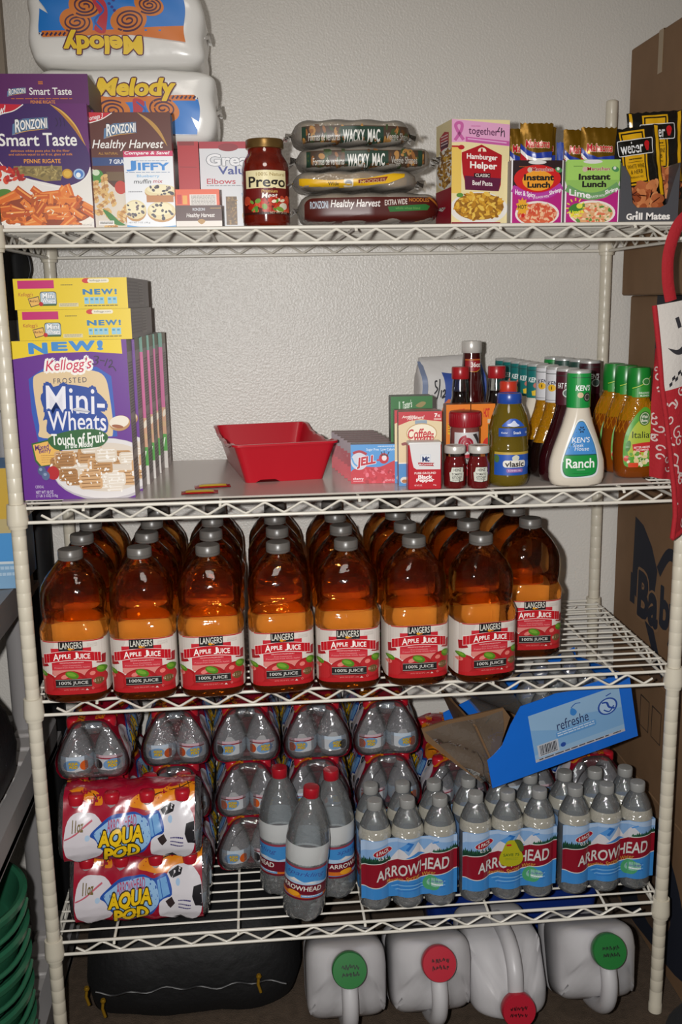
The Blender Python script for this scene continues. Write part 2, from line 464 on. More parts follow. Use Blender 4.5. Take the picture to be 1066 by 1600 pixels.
def carton(name, label, cat, w, d, h, loc, body, rz=0, front=None, left=None, right=None, top=None, group=None, rot=None, bev=0.0012):
    """printed box; its origin is the bottom middle of the front face, the front looks along -Y"""
    t = thing(name, label, cat, loc, rz, group, rot)
    m = MB(); m.box((0, d / 2, h / 2), (w, d, h), body if not isinstance(body, str) else mat(body, 0.45), bev=bev, seg=1); m.build('carton', t, 30)
    if front: front.build('front_print', t, plane((-w / 2, -2e-5, h)))
    if right: right.build('side_print', t, plane((w / 2 + 2e-5, 0, h), (0, 1, 0)))
    if left: left.build('side_print', t, plane((-w / 2 - 2e-5, d, h), (0, -1, 0)))
    if top: top.build('top_print', t, plane((-w / 2, d, h + 2e-5), (1, 0, 0), (0, 1, 0)))
    return t
def ronzoni(a, x0, y0, x1, y1):
    w, h = x1 - x0, y1 - y0
    a.poly([(x0 - .06 * w, y0 + .5 * h), (x0 + .25 * w, y0 + .08 * h), (x1, y0 - .05 * h), (x1, y1 - .15 * h), (x0 + .4 * w, y1), (x0 - .1 * w, y1 + .35 * h)], '#5a7fa8')
    a.text('R', x0, y0 + .12 * h, x0 + .17 * w, y1 + .12 * h, '#f2f2f2', .03, .08, rise=-.03 * h, out='#15223f', ow=.05)
    a.text('ONZONI', x0 + .16 * w, y0 + .1 * h, x1 - .02 * w, y1 - .12 * h, '#f2f2f2', .03, .05, rise=-.09 * h, out='#15223f', ow=.05)
    a.line([(x0 - .1 * w, y1 + .3 * h), (x0 + .35 * w, y1 + .02 * h), (x1, y1 - .15 * h)], .06 * h, '#d9a03a', True, taper=True)
CARD = '#a39c94'
def smart_front():
    a = Art(850, 1170, 0.150, 0.195, ox=10, oy=390)
    a.rect(10, 390, 860, 1560, '#641a6a')
    a.rect(10, 800, 860, 1560, '#e6e2dc')
    a.poly([(10, 390), (860, 390), (860, 985), (830, 1040), (10, 980)], '#641a6a')
    a.blob([(-120, 700), (60, 480), (330, 385), (560, 400), (720, 540), (830, 780), (860, 930), (800, 1080), (640, 1155), (430, 1120), (200, 1050), (10, 890)], '#3a1560', 6)
    a.line([(0, 870), (100, 1000), (280, 1090), (450, 1150), (640, 1160), (800, 1090), (858, 980)], 8, '#f0ece6', True)
    a.poly([(10, 390), (290, 400), (200, 460), (90, 490), (10, 530)], '#c8102e')
    a.line([(10, 528), (90, 486), (200, 456), (290, 398)], 9, '#f4f0ea', True)
    a.text('new!', 12, 412, 130, 492, '#ffffff', .02, .25, rise=-12)
    a.line([(530, 395), (640, 480), (740, 610), (828, 780)], 40, '#b5792a', True, taper=True)
    a.line([(530, 395), (640, 470), (750, 600), (828, 780)], 14, '#e2b456', True, taper=True)
    ronzoni(a, 200, 520, 500, 640)
    a.text('Smart', 40, 665, 410, 782, '#f4f2ee', .016); a.text('Taste', 445, 660, 752, 782, '#f4f2ee', .016)
    a.text('delicious white pasta plus 3x the fiber', 145, 815, 680, 842, '#e08a2c', .01); a.text('and calcium equal to an 8 oz. glass of milk', 125, 848, 705, 876, '#e08a2c', .01)
    a.text('PENNE RIGATE', 258, 902, 592, 942, '#f0a032', .018, sp=1.05)
    a.rect(160, 968, 600, 1060, '#8d7a45'); a.poly([(180, 1000), (600, 1040), (580, 1105), (440, 1110), (260, 1050)], '#8d7a45')
    a.scatter(lambda x, y: y < 985 + (x - 160) * .26 + 20 and y < 1095, 60, ['#a48f54', '#75653a', '#b7a366'], (16, 30), (180, 975, 590, 1100), 3, (.25, .4))
    a.ell(645, 1042, 48, 46, '#c58f1c'); a.ell(645, 1042, 34, 32, '#e0b23c'); a.ell(752, 1045, 52, 50, '#9dbce0'); a.ell(752, 1045, 38, 36, '#3f78c4'); a.ell(745, 1055, 22, 24, '#eef2f6')
    a.scatter(lambda x, y: x + (1130 - y) * .5 < 270, 30, ['#c8261c', '#a31610', '#d84a30'], (20, 38), (10, 985, 250, 1110), 4)
    a.ell(60, 1225, 75, 45, '#4f7d2a'); a.ell(430, 1420, 480, 170, '#efe9df'); a.ell(430, 1390, 430, 150, '#8e3a18')
    a.scatter(in_ell(430, 1350, 440, 190, 1190, 1520), 46, None, (75, 125), (20, 1180, 850, 1520), 5, fn=penne(['#d96a1c', '#c85812', '#e37c2a', '#b84c10'], ['#f0a050', '#e89040'], '#b0500f'))
    a.scatter(in_ell(430, 1370, 400, 150), 26, ['#f3e6c8', '#a01c10', '#e9d9b0'], (8, 22), (20, 1200, 850, 1500), 6, (.15, .4))
    a.rect(10, 1530, 860, 1560, '#e8e2da'); a.text('NET WT 14.5 OZ (411g)', 630, 1520, 840, 1540, '#8a8078')
    for i in range(3): a.line([(575 + 35 * i, 520), (590 + 30 * i, 570), (570 + 40 * i, 600)], 6, '#2a1040', True)
    return a
a = Art(840, 285, 0.146, 0.048, ox=-20, oy=100)
a.rect(-20, 100, 830, 400, '#5e1a62'); ronzoni(a, 85, 228, 245, 288); a.text('Smart Taste', 275, 225, 665, 292, '#f4f2ee', .012)
a.lines(105, 322, 675, 336, 1, '#c8702c', .6); a.text('PENNE RIGATE', 280, 342, 506, 372, '#e89430', .012); a.rect(362, 168, 405, 180, '#c8702c'); a.rect(362, 184, 405, 196, '#c8702c')
smart_lying = a
carton('pasta_box', 'purple penne pasta box standing at the far left of the top shelf', 'pasta box', .150, .05, .195, (-.5095, .03, S1), '#5a1a66', .0, smart_front(), right=None, group='purple pasta boxes')
b2 = carton('pasta_box', 'purple pasta box lying flat across the tops of the standing purple boxes', 'pasta box', .146, .16, .048, (-.505, .045, S1 + .1952), mat('#8a8378', .6), 0, smart_lying, group='purple pasta boxes')
carton('pasta_box', 'purple pasta box mostly hidden behind the front standing penne box', 'pasta box', .150, .05, .195, (-.507, .084, S1), '#5a1a66', group='purple pasta boxes')

a = Art(545, 775, .133, .185, ox=35, oy=48)
a.rect(35, 48, 580, 823, '#5a2012'); a.poly([(35, 420), (60, 430), (170, 540), (330, 620), (580, 640), (580, 823), (35, 823)], '#d9cfc0')
a.line([(360, 50), (440, 110), (500, 180), (550, 270)], 26, '#b98a3a', True, taper=True)
a.poly([(35, 48), (190, 52), (120, 95), (35, 120)], '#c8142c'); a.line([(35, 118), (120, 93), (190, 52)], 6, '#f4f0ea', True); a.text('omega 3', 40, 62, 130, 102, '#ffffff', .01, .25, rise=-9)
ronzoni(a, 145, 115, 348, 195)
a.text('Healthy Harvest', 45, 228, 525, 302, '#f4f2ee', .008, .28); a.text('ALL NATURAL', 85, 310, 215, 326, '#c89430', .01, sp=1.2)
a.poly([(40, 345), (580, 345), (580, 395), (40, 400)], '#1f3f7a'); a.text('7 GRAIN PASTA', 155, 358, 400, 388, '#e8ecf4', .02)
a.poly([(60, 430), (150, 440), (580, 440), (580, 560), (330, 600), (170, 520)], '#4a2a1a'); a.rect(130, 440, 260, 500, '#6b5030')
a.ell(70, 470, 40, 45, '#3f8a30'); a.ell(60, 445, 24, 20, '#cfe0c0'); a.ell(220, 545, 40, 45, '#c0301c')
a.scatter(lambda x, y: y > 500 + (x - 40) * .25 and x < 560, 24, None, (34, 58), (40, 500, 560, 800), 8, fn=spiral(['#d9b06a', '#c8944c', '#e3c48a', '#b87f3c'], '#a06a30'))
a.line([(90, 690), (130, 730), (180, 780), (240, 800)], 40, '#2f7a2a', True, taper=True)
a.rect(60, 768, 162, 800, '#f0ece6'); a.lines(66, 776, 156, 796, 2, '#555', .5)
carton('pasta_box', 'dark brown whole grain pasta box standing behind the muffin mix box', 'pasta box', .133, .045, .185, (-.3685, .05, S1), '#4a1a10', 0, a)
a = Art(318, 535, .080, .120, ox=250, oy=280)
a.rect(250, 280, 568, 820, '#e4e6ea'); a.poly([(250, 280), (568, 280), (568, 318), (410, 318), (250, 325)], '#c81c5c'); a.text('Compare & Save!', 258, 283, 548, 312, '#ffffff', .02, .2)
a.text('J', 264, 350, 330, 422, '#2f86d2', .03); a.text('IFFY', 340, 362, 545, 416, '#2f86d2', .035); a.lines(300, 347, 530, 355, 1, '#5a78a0'); a.lines(260, 428, 545, 436, 1, '#5a78a0')
a.text('Blueberry', 330, 445, 476, 470, '#7fb2dc', .012); a.text('muffin', 308, 478, 420, 508, '#33363c', .008, .2); a.text('mix', 432, 480, 495, 504, '#b02a3a', .008, .2)
a.lines(270, 562, 360, 576, 1, '#8a8a90')
for cx, cy, rx, ry in ((480, 560, 105, 50), (310, 690, 70, 75), (478, 700, 92, 72)):
    a.ell(cx, cy + 10, rx, ry, '#b98a50'); a.ell(cx, cy, rx, ry * .9, '#dfcfa0'); a.ell(cx - 5, cy - 12, rx * .8, ry * .62, '#eadfb8')
    a.scatter(in_ell(cx, cy, rx * .9, ry * .8), 15, ['#2e2c3c', '#48424e', '#6b5c60'], (7, 16), (cx - rx, cy - ry, cx + rx, cy + ry), int(cx), (.5, .9))
a.rect(385, 592, 560, 640, '#b87a44', True); a.poly([(250, 800), (330, 812), (460, 815), (568, 806), (568, 820), (250, 820)], '#5fa0d8'); a.text('NET WT. 7 OZ. (198 g)', 262, 778, 400, 792, '#60646c')
carton('muffin_mix_box', 'small white blueberry muffin mix box with a pink top band', 'muffin mix box', .080, .03, .120, (-.339, .018, S1), '#d8dade', 0, a)
a = Art(122, 370, .036, .125, ox=592, oy=195); a.rect(590, 195, 715, 565, '#b3101f'); a.rect(598, 195, 690, 215, '#8a0c18'); a.line([(600, 320), (700, 322)], 3, '#8a0c18')
a.text('3', 608, 432, 640, 480, '#e0a23a', .01); a.ell(652, 495, 36, 32, '#d8a038'); a.ell(652, 495, 29, 25, '#b3101f'); a.lines(606, 492, 660, 506, 1, '#e0a23a', .5)
carton('red_box', 'narrow red box with gold lettering standing between the brown and white boxes', 'food box', .036, .10, .150, (-.2795, .125, S1), '#a81020', 0, a)
a = Art(310, 580, .092, .150, ox=735, oy=255)
a.rect(735, 255, 1045, 835, '#d6d8dc'); a.rect(735, 255, 1045, 300, '#a8142c'); a.ell(905, 292, 60, 26, '#8a0e22')
a.text('Great', 775, 335, 1065, 412, '#e8e9ec', .03, out='#70757e', ow=.035); a.text('Value', 840, 415, 1045, 468, '#2a3c8c', .02)
a.text('Elbows', 772, 495, 942, 530, '#b8233a', .012); a.lines(770, 538, 985, 548, 1, '#6a6e78')
a.rect(880, 612, 945, 800, '#6e5230'); a.scatter(lambda x, y: True, 40, ['#8a6a3c', '#5c4426', '#a07e48'], (7, 12), (886, 618, 940, 795), 2); a.poly([(975, 590), (1045, 560), (1045, 680), (985, 660)], '#3f7fb0')
a.ell(1030, 740, 55, 60, '#c8962e')
carton('elbow_pasta_box', 'white elbow pasta box with a dark red top, partly behind the sauce jar', 'pasta box', .092, .05, .150, (-.2145, .135, S1 + .001), '#c8cace', 0, a)
a = Art(300, 148, .076, .035, ox=575, oy=662); a.rect(575, 662, 875, 815, '#451a14'); a.rect(575, 768, 875, 815, '#dcd4cc')
a.text('RONZONI', 685, 680, 765, 700, '#c8ccd4', .02); a.text('Healthy Harvest', 642, 715, 828, 752, '#e8e4e0', .012, .22); a.blob([(715, 770), (740, 755), (765, 770), (740, 792)], '#a87a28'); a.lines(800, 680, 870, 692, 1, '#b08a3a')
carton('pasta_box', 'small dark brown pasta box lying with its end to the front', 'pasta box', .076, .15, .035, (-.261, .03, S1), '#3c1812', 0, a)
a = Art(290, 105, .073, .026, ox=575, oy=565); a.rect(570, 560, 870, 672, '#dc5424'); a.rect(668, 598, 845, 672, '#dcd6d0'); a.lines(678, 606, 838, 668, 7, '#8a8480', .5); a.rect(585, 600, 615, 660, '#b81820'); a.rect(622, 605, 652, 662, '#e0a040')
carton('orange_box', 'bright orange box lying on top of the small brown box', 'food box', .073, .14, .026, (-.2625, .036, S1 + .0352), '#d04e22', 0, a)

# two plump plastic-wrapped paper packs
plast = mat('#e2e0dc', 0.22, k=1.1, bump=(14, .5), name='white_wrap')
def paper_pack(label, loc, w, d, h, flip, seed):
    t = thing('paper_towel_pack', label, 'paper towel pack', loc, 0, 'wrapped paper packs')
    r = random.Random(seed); m = MB()
    def f(z): return 1 - 0.05 * abs(2 * z / h - 1) ** 4
    prof = []
    for i in range(25):
        z = h * i / 24; k = f(z); e = 1 - {0: .10, 1: .035, 2: .01, 22: .01, 23: .035, 24: .10}.get(i, 0)
        prof.append((w / 2 * k * e, d / 2 * k * e, z, 10))
    R = m.lathe(prof, plast, 120)
    for ring in R:
        for v in ring:
            v.co.x += 0.0022 * math.sin(v.co.z * 90 + v.co.y * 40 + seed); v.co.y += 0.0016 * math.sin(v.co.x * 45 + v.co.z * 70 + seed)
            if v.co.z > h * .9: v.co.z += 0.003 * math.sin(v.co.x * 30 + seed)
    m.build('wrap', t, 80)
    for sx in (-1, 1):        # gathered plastic ends
        g = MB()
        for k in range(7):
            q = (k - 3) / 3.2; g.tube([(sx * w * .488, q * d * .36, h * .5 + q * .01), (sx * (w * .5 + .004), q * d * .2, h * .5 + .004 * k), (sx * (w * .5 + .006), q * d * .06, h * .5)], .0035, plast, 5)
        g.build('gathered_end', t, 80)
    # printed panel: pixel frame of the right-way-up pack
    a = Art(760, 250, .262, .098, ox=120, oy=370)
    a.poly([(150, 470), (880, 470), (885, 570), (835, 545), (875, 600), (872, 620), (150, 620)], '#1f7ad0')
    a.poly([(150, 430), (420, 460), (640, 455), (865, 450), (865, 476), (640, 476), (150, 500)], '#d87420')
    for q in range(7): a.line([(745 + 22 * q, 468), (760 + 22 * q, 456)], 8, '#38204a', same=q > 0)
    for cx, cy, s, rot in ((430, 520, 1, 0), (690, 510, .95, 20), (650, 580, .9, 0), (330, 585, .8, 10)):
        a.ell(cx, cy, 92 * s, 58 * s, '#d87a24', rot)
        a.line([(cx + (8 + 70 * s * q / 40) * math.cos(q * .45), cy + (4 + 42 * s * q / 40) * math.sin(q * .45)) for q in range(41)], 8, '#4a1a3c', True)
    a.blob([(545, 470), (600, 480), (580, 540), (610, 600), (560, 610), (540, 560)], '#c02a3a'); a.line([(560, 480), (600, 520), (560, 560), (590, 600)], 9, '#2a5ab0', True)
    for q in range(5): a.ell(505 + 12 * (q % 3), 560 + 14 * q, 8, 6, '#38308a', same=q > 0)
    a.text('Melody', 365, 378, 775, 478, '#f0c81e', .045, .12, out='#5a1030', ow=.05)
    def yf(u, z):
        i = max(-.99, min(.99, u / (w / 2 * f(z)))); q = d / 2 * f(z) * (1 - abs(i) ** 10) ** (1 / 10)
        return -(q + .0012) - 0.0
    Wd, Hd = a.W, a.H
    def surf(u, v, n):
        x, z = u - Wd / 2, h * .5 + Hd / 2 - v
        if flip: x, z = -x, h - z
        y = yf(x, z); y += 0.0016 * math.sin(x * 45 + z * 70 + seed); x += 0.0022 * math.sin(z * 90 + y * 40 + seed)
        return Vector((x, y - n * 1.5 - .0024, z))
    a.build('printed_panel', t, surf, cut=.008, cutv=.005)
    return t
paper_pack('white plastic-wrapped paper pack, the lower one, resting on the boxes behind', (-.392, .31, S1 + .158), .325, .22, .128, False, 1)
paper_pack('white plastic-wrapped paper pack with upside-down print, topmost of its stack', (-.400, .31, S1 + .290), .31, .22, .125, True, 4)
for x in (-.475, -.325):
    carton('pasta_box', 'pasta box lying hidden at the back of the top shelf under the paper packs', 'pasta box', .13, .16, .157, (x, .27, S1), '#c8cace', group='boxes under the paper packs')

# sauce jar
t = thing('sauce_jar', 'glass jar of red meat pasta sauce with a gold lid', 'sauce jar', (-.147, .092, S1))
m = MB(); sauce = mat('#6a160c', .10, k=.62, coat=1.0, noise=(70, .25, '#8a2410'), name='red_sauce')
m.lathe([(.034, 0), (.0395, .003), (.041, .010), (.041, .098), (.0385, .110), (.032, .120), (.0295, .124), (.0295, .134)], sauce, 40); m.build('jar', t, 50)
m = MB(); gold = mat('#7d6238', .3, .75, k=1.3, name='gold_lid'); m.lathe([(.0315, .131), (.0328, .132), (.0328, .144), (.0315, .1465), (.029, .1468), (.028, .1458)], gold, 40); m.build('lid', t, 40)
a = Art(245, 230, .0755, .073, ox=50, oy=182)
a.rect(50, 182, 295, 415, '#5a140c'); a.rect(75, 185, 270, 295, '#e8dcae'); a.text('100% Natural', 130, 196, 262, 214, '#a08a50', .01)
a.text('Prego', 92, 216, 265, 288, '#26221e', .02); a.rect(75, 276, 270, 330, '#6a1512'); a.text('Premium', 152, 284, 222, 300, '#d8b060', .01, .1); a.text('Meat', 152, 300, 222, 328, '#f4f0ea', .012, .15)
a.scatter(lambda x, y: y > 330, 50, ['#c8361e', '#d8583a', '#a8240f', '#b8432a'], (10, 24), (60, 320, 290, 400), 12, (.6, .9)); a.scatter(lambda x, y: True, 14, ['#4f8a30', '#e8dcc0', '#6f9a40'], (8, 16), (70, 335, 280, 395), 13, (.4, .8))
a.ell(250, 370, 22, 18, '#dcd4c0'); a.ell(232, 385, 20, 12, '#7a9a3c', 20); a.rect(50, 400, 295, 415, '#3a120a'); a.text('NET WT 24 OZ', 185, 396, 270, 408, '#c8b8a0')
def cyl(r, z0, half, off=2e-4, c=(0, 0)):
    """label wrapped round an upright cylinder, art centred on the front"""
    def f(u, v, n):
        th = (u - half) / r; q = r + off + n
        return Vector((c[0] + q * math.sin(th), c[1] - q * math.cos(th), z0 - v))
    return f
a.W = .098; a.build('label', t, cyl(.041, .094, .049), cut=.004)

# bags of pasta lying in a stack
def pasta_bag(name, label, loc, w, d, h, body, art, aw, ah, az, rz=0, seed=1, nz=(90, .4, '#94846a'), noodle='#b0a48c'):
    """pillow bag: printed middle, clear crimped ends showing the noodles"""
    t = thing(name, label, 'pasta bag', loc, rz, 'bags of pasta'); r = random.Random(seed)
    def surf(x, th, off=0):
        q = min(1, abs(2 * x / w)); k = (1 - q ** 8) ** .5 if q < 1 else 0
        yy, zz = d / 2 * k * (1 - .2 * q) + off, h / 2 * k + off
        c, s = math.cos(th), math.sin(th); n = 4.5
        return Vector((x, yy * math.copysign(abs(c) ** (2 / n), c) + .0018 * math.sin(x * 80 + seed) * k, h / 2 + zz * math.copysign(abs(s) ** (2 / n), s) + .0015 * math.sin(x * 110 + th * 3 + seed) * k))
    m = MB(); nm = mat(noodle, .6, noise=nz, bump=(130, .9))
    def f(u, v): return surf(-w / 2 + w * (.002 + .996 * u), 2 * PI * v)
    m.grid(lambda u, v: f(v, u), 28, 34, nm, uc=True); m.build('noodles', t, 80)
    m = MB(); fl = film('#d6cec2', .05, .10, bump=(60, .9), opaque=.30, name='bag_film')
    m.grid(lambda u, v: surf(-w / 2 + w * (.001 + .998 * v), 2 * PI * u, .0016), 28, 34, fl, uc=True)
    for sx in (-1, 1):
        P = [(sx * w * .497, 0, h / 2)]
        m.grid(lambda u, v: Vector((sx * (w * .497 + v * .012), (u - .5) * d * (.5 + .3 * v), h / 2 + .004 * math.sin(u * 14 + seed) * (.4 + v) - .004 * v)), 12, 3, fl)
    m.build('clear_wrap', t, 80)
    W2 = aw
    def ps(u, v, n):
        x = u - W2 / 2; s = (az + ah / 2 - v - h / 2) / (h / 2)
        q = min(1, abs(2 * x / w)); k = (1 - q ** 8) ** .5 if q < 1 else 0; s /= max(k, .3); s = max(-.985, min(.985, s))
        th = math.asin(math.copysign(abs(s) ** 1.3, s)); p = surf(x, PI + th if False else PI - th, .0022 + n)
        # front of the bag looks along -Y
        yy = d / 2 * k * (1 - .2 * q) * (1 - abs(s) ** 4.5) ** (1 / 4.5)
        return Vector((x, -yy - .0046 - n, h / 2 + s * h / 2 * k))
    if art: art.build('printed_band', t, ps, cut=.006, cutv=.004)
    return t
a = Art(700, 130, .236, .050, ox=340, oy=355)
a.rrect(335, 362, 1045, 490, 45, '#4a140e'); a.text('RONZONI', 368, 376, 458, 408, '#b8c4d0', .02); a.text('Healthy Harvest', 470, 372, 722, 414, '#e8e4e0', .012, .2); a.text('EXTRA WIDE', 745, 372, 862, 396, '#d8ccc4', .014, rise=-3); a.text('NOODLES', 872, 366, 980, 382, '#b8742c', .014)
a.poly([(760, 404), (960, 392), (985, 400), (970, 418), (770, 426)], '#2a6a30'); a.text('whole wheat blend', 800, 404, 930, 415, '#6a9a50'); a.line([(910, 472), (1050, 460)], 14, '#b8882c'); a.line([(975, 358), (1040, 395)], 10, '#b8742c', True)
a.rect(365, 475, 490, 490, '#3a4a6a')
pasta_bag('noodle_bag', 'dark brown egg noodle bag at the bottom of the stack of pasta bags', (.032, .118, S1 + .004), .250, .145, .052, None, a, .228, .046, .023, 0, 2)
a = Art(590, 90, .19, .030, ox=345, oy=240)
a.poly([(345, 270), (500, 285), (700, 278), (915, 238), (905, 270), (820, 300), (650, 318), (480, 322), (375, 330), (345, 300)], '#d8a810'); a.poly([(655, 285), (815, 268), (800, 292), (655, 302)], '#7a2418'); a.text('NOODLES', 665, 282, 800, 298, '#c8a878', rise=-6)
a.text('Wide', 495, 292, 552, 310, '#3a2a10', .01); a.rrect(578, 280, 628, 318, 6, '#d8d0c0'); a.ell(603, 299, 18, 14, '#8a8a90')
pasta_bag('noodle_bag', 'yellow noodle bag squeezed second from the bottom of the bag stack', (.010, .120, S1 + .0625), .220, .140, .029, None, a, .20, .0275, .0145, 0, 5, (90, .4, '#b08a20'), '#a88a38')
def wacky(dy):
    a = Art(620, 72, .205, .038, ox=380, oy=200)
    a.rect(380, 205, 1000, 268, '#46362a'); a.scatter(lambda x, y: True, 80, ['#8a5a30', '#5a3a20', '#a87a40', '#3a4a2a'], (8, 18), (385, 208, 995, 265), 3 + dy, (.4, .7)); a.rect(575, 208, 800, 268, '#1f3a2c'); a.rect(380, 208, 400, 268, '#1f3a2c'); a.rect(960, 205, 985, 268, '#1f3a2c')
    a.text('WACKY', 588, 218, 700, 258, '#e4e2dc', .024); a.text('MAC', 716, 216, 782, 254, '#e4e2dc', .024); a.text('Formas de verduras', 412, 228, 572, 250, '#c8c4bc', .012); a.text('Veggie Shapes', 815, 226, 955, 254, '#a8a49c', .012)
    return a
pasta_bag('noodle_bag', 'vegetable shapes pasta bag, third up, lying on the yellow noodle bag', (.026, .123, S1 + .0960), .238, .135, .036, None, wacky(0), .205, .030, .017, 0, 8)
pasta_bag('noodle_bag', 'vegetable shapes pasta bag on top of the stack of pasta bags', (.004, .126, S1 + .1370), .208, .130, .040, None, wacky(1), .178, .030, .016, .03, 11)

# helper meal box, its left side turned a little to the front
a = Art(435, 830, .104, .172, ox=187, oy=60)
a.rect(187, 60, 625, 890, '#e2d2a0'); a.rect(187, 270, 260, 640, '#e0bc5c'); a.poly([(187, 60), (625, 95), (625, 265), (290, 235), (187, 240)], '#dca0c4'); a.poly([(290, 195), (620, 225), (620, 262), (290, 235)], '#c05a9c'); a.poly([(305, 206), (600, 234), (600, 244), (305, 216)], '#dca4cc')
a.line([(210, 225), (255, 150), (262, 100), (235, 88), (215, 110), (235, 160), (275, 220)], 24, '#c0609c', True)
a.lines(330, 108, 400, 122, 1, '#c878a8', .6); a.text('together', 312, 122, 535, 198, '#5a2a50', .008, rise=6); a.line([(545, 118), (532, 150), (548, 152)], 7, '#2a2030', True); a.line([(560, 122), (556, 190)], 7, '#2a2030'); a.line([(560, 160), (578, 145), (582, 195)], 7, '#2a2030', True)
a.ell(258, 278, 24, 18, '#b01c24'); a.rect(187, 265, 240, 278, '#b01c24', True)
a.poly([(262, 318), (410, 255), (555, 330), (565, 335), (565, 365), (560, 570), (545, 620), (290, 612), (285, 540), (270, 480), (262, 370)], '#a8101c'); a.poly([(285, 500), (562, 520), (545, 622), (290, 612)], '#5a1438')
a.ell(415, 308, 32, 30, '#e8dcc0', n=20); a.rect(375, 310, 460, 345, '#a8101c', True); a.rect(405, 285, 420, 318, '#a8101c')
a.text('Hamburger', 300, 330, 532, 385, '#f2eee8', .022, rise=6); a.text('Helper', 325, 392, 530, 462, '#f2eee8', .026, rise=5); a.rect(355, 480, 480, 516, '#2a1018'); a.text('CLASSIC', 366, 485, 474, 510, '#e8e0d8', .014, rise=2); a.text('Beef Pasta', 344, 540, 496, 578, '#f0e8e4', .014, rise=4)
a.ell(395, 760, 220, 132, '#dedad4'); a.ell(395, 745, 190, 108, '#9a6a20'); a.ell(250, 655, 26, 18, '#5a8a3a')
a.scatter(in_ell(395, 740, 185, 112), 110, ['#c8922a', '#b07a1e', '#d8a83c', '#8a5a18', '#e0b850'], (14, 30), (200, 630, 600, 860), 4, (.35, .6)); a.rect(187, 870, 560, 890, '#8a1830')
la = Art(150, 830, .085, .172, ox=38, oy=60); la.rect(38, 60, 190, 890, '#d8c898'); la.poly([(72, 165), (118, 130), (160, 150), (160, 240), (150, 265), (85, 280), (75, 240)], '#a01020'); la.rect(82, 215, 155, 262, '#4a1230'); la.lines(85, 160, 150, 250, 4, '#d8c0c0', .4)
la.ell(130, 430, 105, 165, '#dcd8d0'); la.scatter(in_ell(130, 420, 90, 150), 90, ['#b8862a', '#96691c', '#c89c3a', '#7a5216'], (12, 26), (45, 270, 190, 580), 5, (.35, .6)); la.poly([(38, 600), (190, 590), (190, 890), (38, 890)], '#8a1828')
carton('pasta_meal_box', 'tan and red hamburger pasta meal box with a pink top band', 'meal box', .104, .085, .172, (.2205, .046, S1), '#d8c898', .13, a, left=la)

# two noodle cup cartons, opened at the top and filled with rice pouches
def noodle_front(bg, oval, flav, mode):
    a = Art(430, 485, .093, .104, ox=628, oy=405)
    a.rect(628, 405, 1058, 890, '#e8e2e4'); a.rect(640, 408, 1050, 890, '#b01a78')
    if mode: a.blob([(640, 408), (1050, 408), (1050, 590), (960, 690), (845, 705), (730, 690), (640, 600)], '#8cb85a', 4); a.poly([(640, 405), (1050, 405), (1050, 560), (640, 560)], '#9cc860')
    else: a.poly([(640, 405), (1050, 405), (1050, 600), (640, 600)], '#2a1418'); a.ell(845, 545, 195, 105, '#c81818'); a.ell(850, 560, 130, 78, '#e89a28')
    a.ell(842, 420, 75, 16, '#d8d6d4'); a.ell(780, 478, 20, 20, '#c8b0a0'); a.text('Maruchan', 798, 460, 975, 488, '#a01a28', .022, out='#f0e8e0', ow=.03); a.ell(1020, 478, 30, 20, '#4a8a50', 20); a.ell(1015, 470, 12, 12, '#d8dcd4'); a.lines(690, 452, 760, 462, 1, '#c86a20' if not mode else '#3a5a20')
    a.text('Instant', 732, 512, 984, 560, '#1a1410', .045); a.text('Lunch', 762, 568, 952, 616, '#1a1410', .045)
    a.line([(640, 618), (740, 668), (845, 685), (950, 662), (1050, 600)], 56, '#b03a98' if not mode else '#6a9a60', True)
    a.text(flav[0], 662, 640, 830, 690, '#f4ecf0', .02, rise=14); a.text(flav[1], 832, 676, 942, 694, '#f0e8ec', .01, rise=-6); a.text('Shrimp', 945, 625, 1046, 668, '#f4ecf0', .026, rise=-16)
    a.ell(848, 815, 184, 98, '#e6dcd4'); a.ell(848, 818, 165, 84, oval)
    a.scatter(in_ell(848, 818, 158, 80), 110, ['#e0a080', '#d0603c', '#e8b890', '#c84830'] if not mode else ['#e8c8a0', '#d87050', '#d8b890', '#5a8a3c', '#ecd4b0'], (9, 24), (690, 735, 1010, 890), 6 + mode, (.3, .6))
    if mode:
        for q in range(12): a.line([(715 + 55 * math.cos(q * .52), 775 + 55 * math.sin(q * .52)), (715 + 78 * math.cos(q * .52), 775 + 78 * math.sin(q * .52))], 9, '#e0d040', same=q > 0)
        a.ell(715, 775, 58, 34, '#3a7a2a', -20); a.ell(745, 760, 24, 20, '#d8d84a'); a.text('Limon', 668, 790, 776, 822, '#e8e030', .035, rise=-6); a.text('Flavor', 685, 822, 770, 846, '#e8e030', .03, rise=-4)
    else:
        P = []
        for q in range(20): P.append((722 + (56 if q % 2 else 38) * math.cos(q * PI / 10), 760 + (72 if q % 2 else 50) * math.sin(q * PI / 10)))
        a.poly(P, '#e0a028'); a.text('HOT', 686, 745, 758, 778, '#3a1008', .04, out='#f0d040', ow=.03); a.ell(728, 828, 14, 16, '#c01818')
    return a
def noodle_carton(label, loc, w, art, rz=0):
    t = thing('noodle_carton', label, 'noodle carton', loc, rz, 'noodle cartons'); h, d = .104, .085; th = .0012
    m = MB(); card = mat('#8e8a88', .6)
    for c, s in (((0, th / 2, h / 2), (w, th, h)), ((0, d - th / 2, h / 2), (w, th, h)), ((-w / 2 + th / 2, d / 2, h / 2), (th, d, h)), ((w / 2 - th / 2, d / 2, h / 2), (th, d, h)), ((0, d / 2, th / 2), (w, d, th))): m.box(c, s, card)
    m.build('carton', t, 0)
    art.W, art.H = w, h; art.build('front_print', t, plane((-w / 2, -2e-5, h))); return t
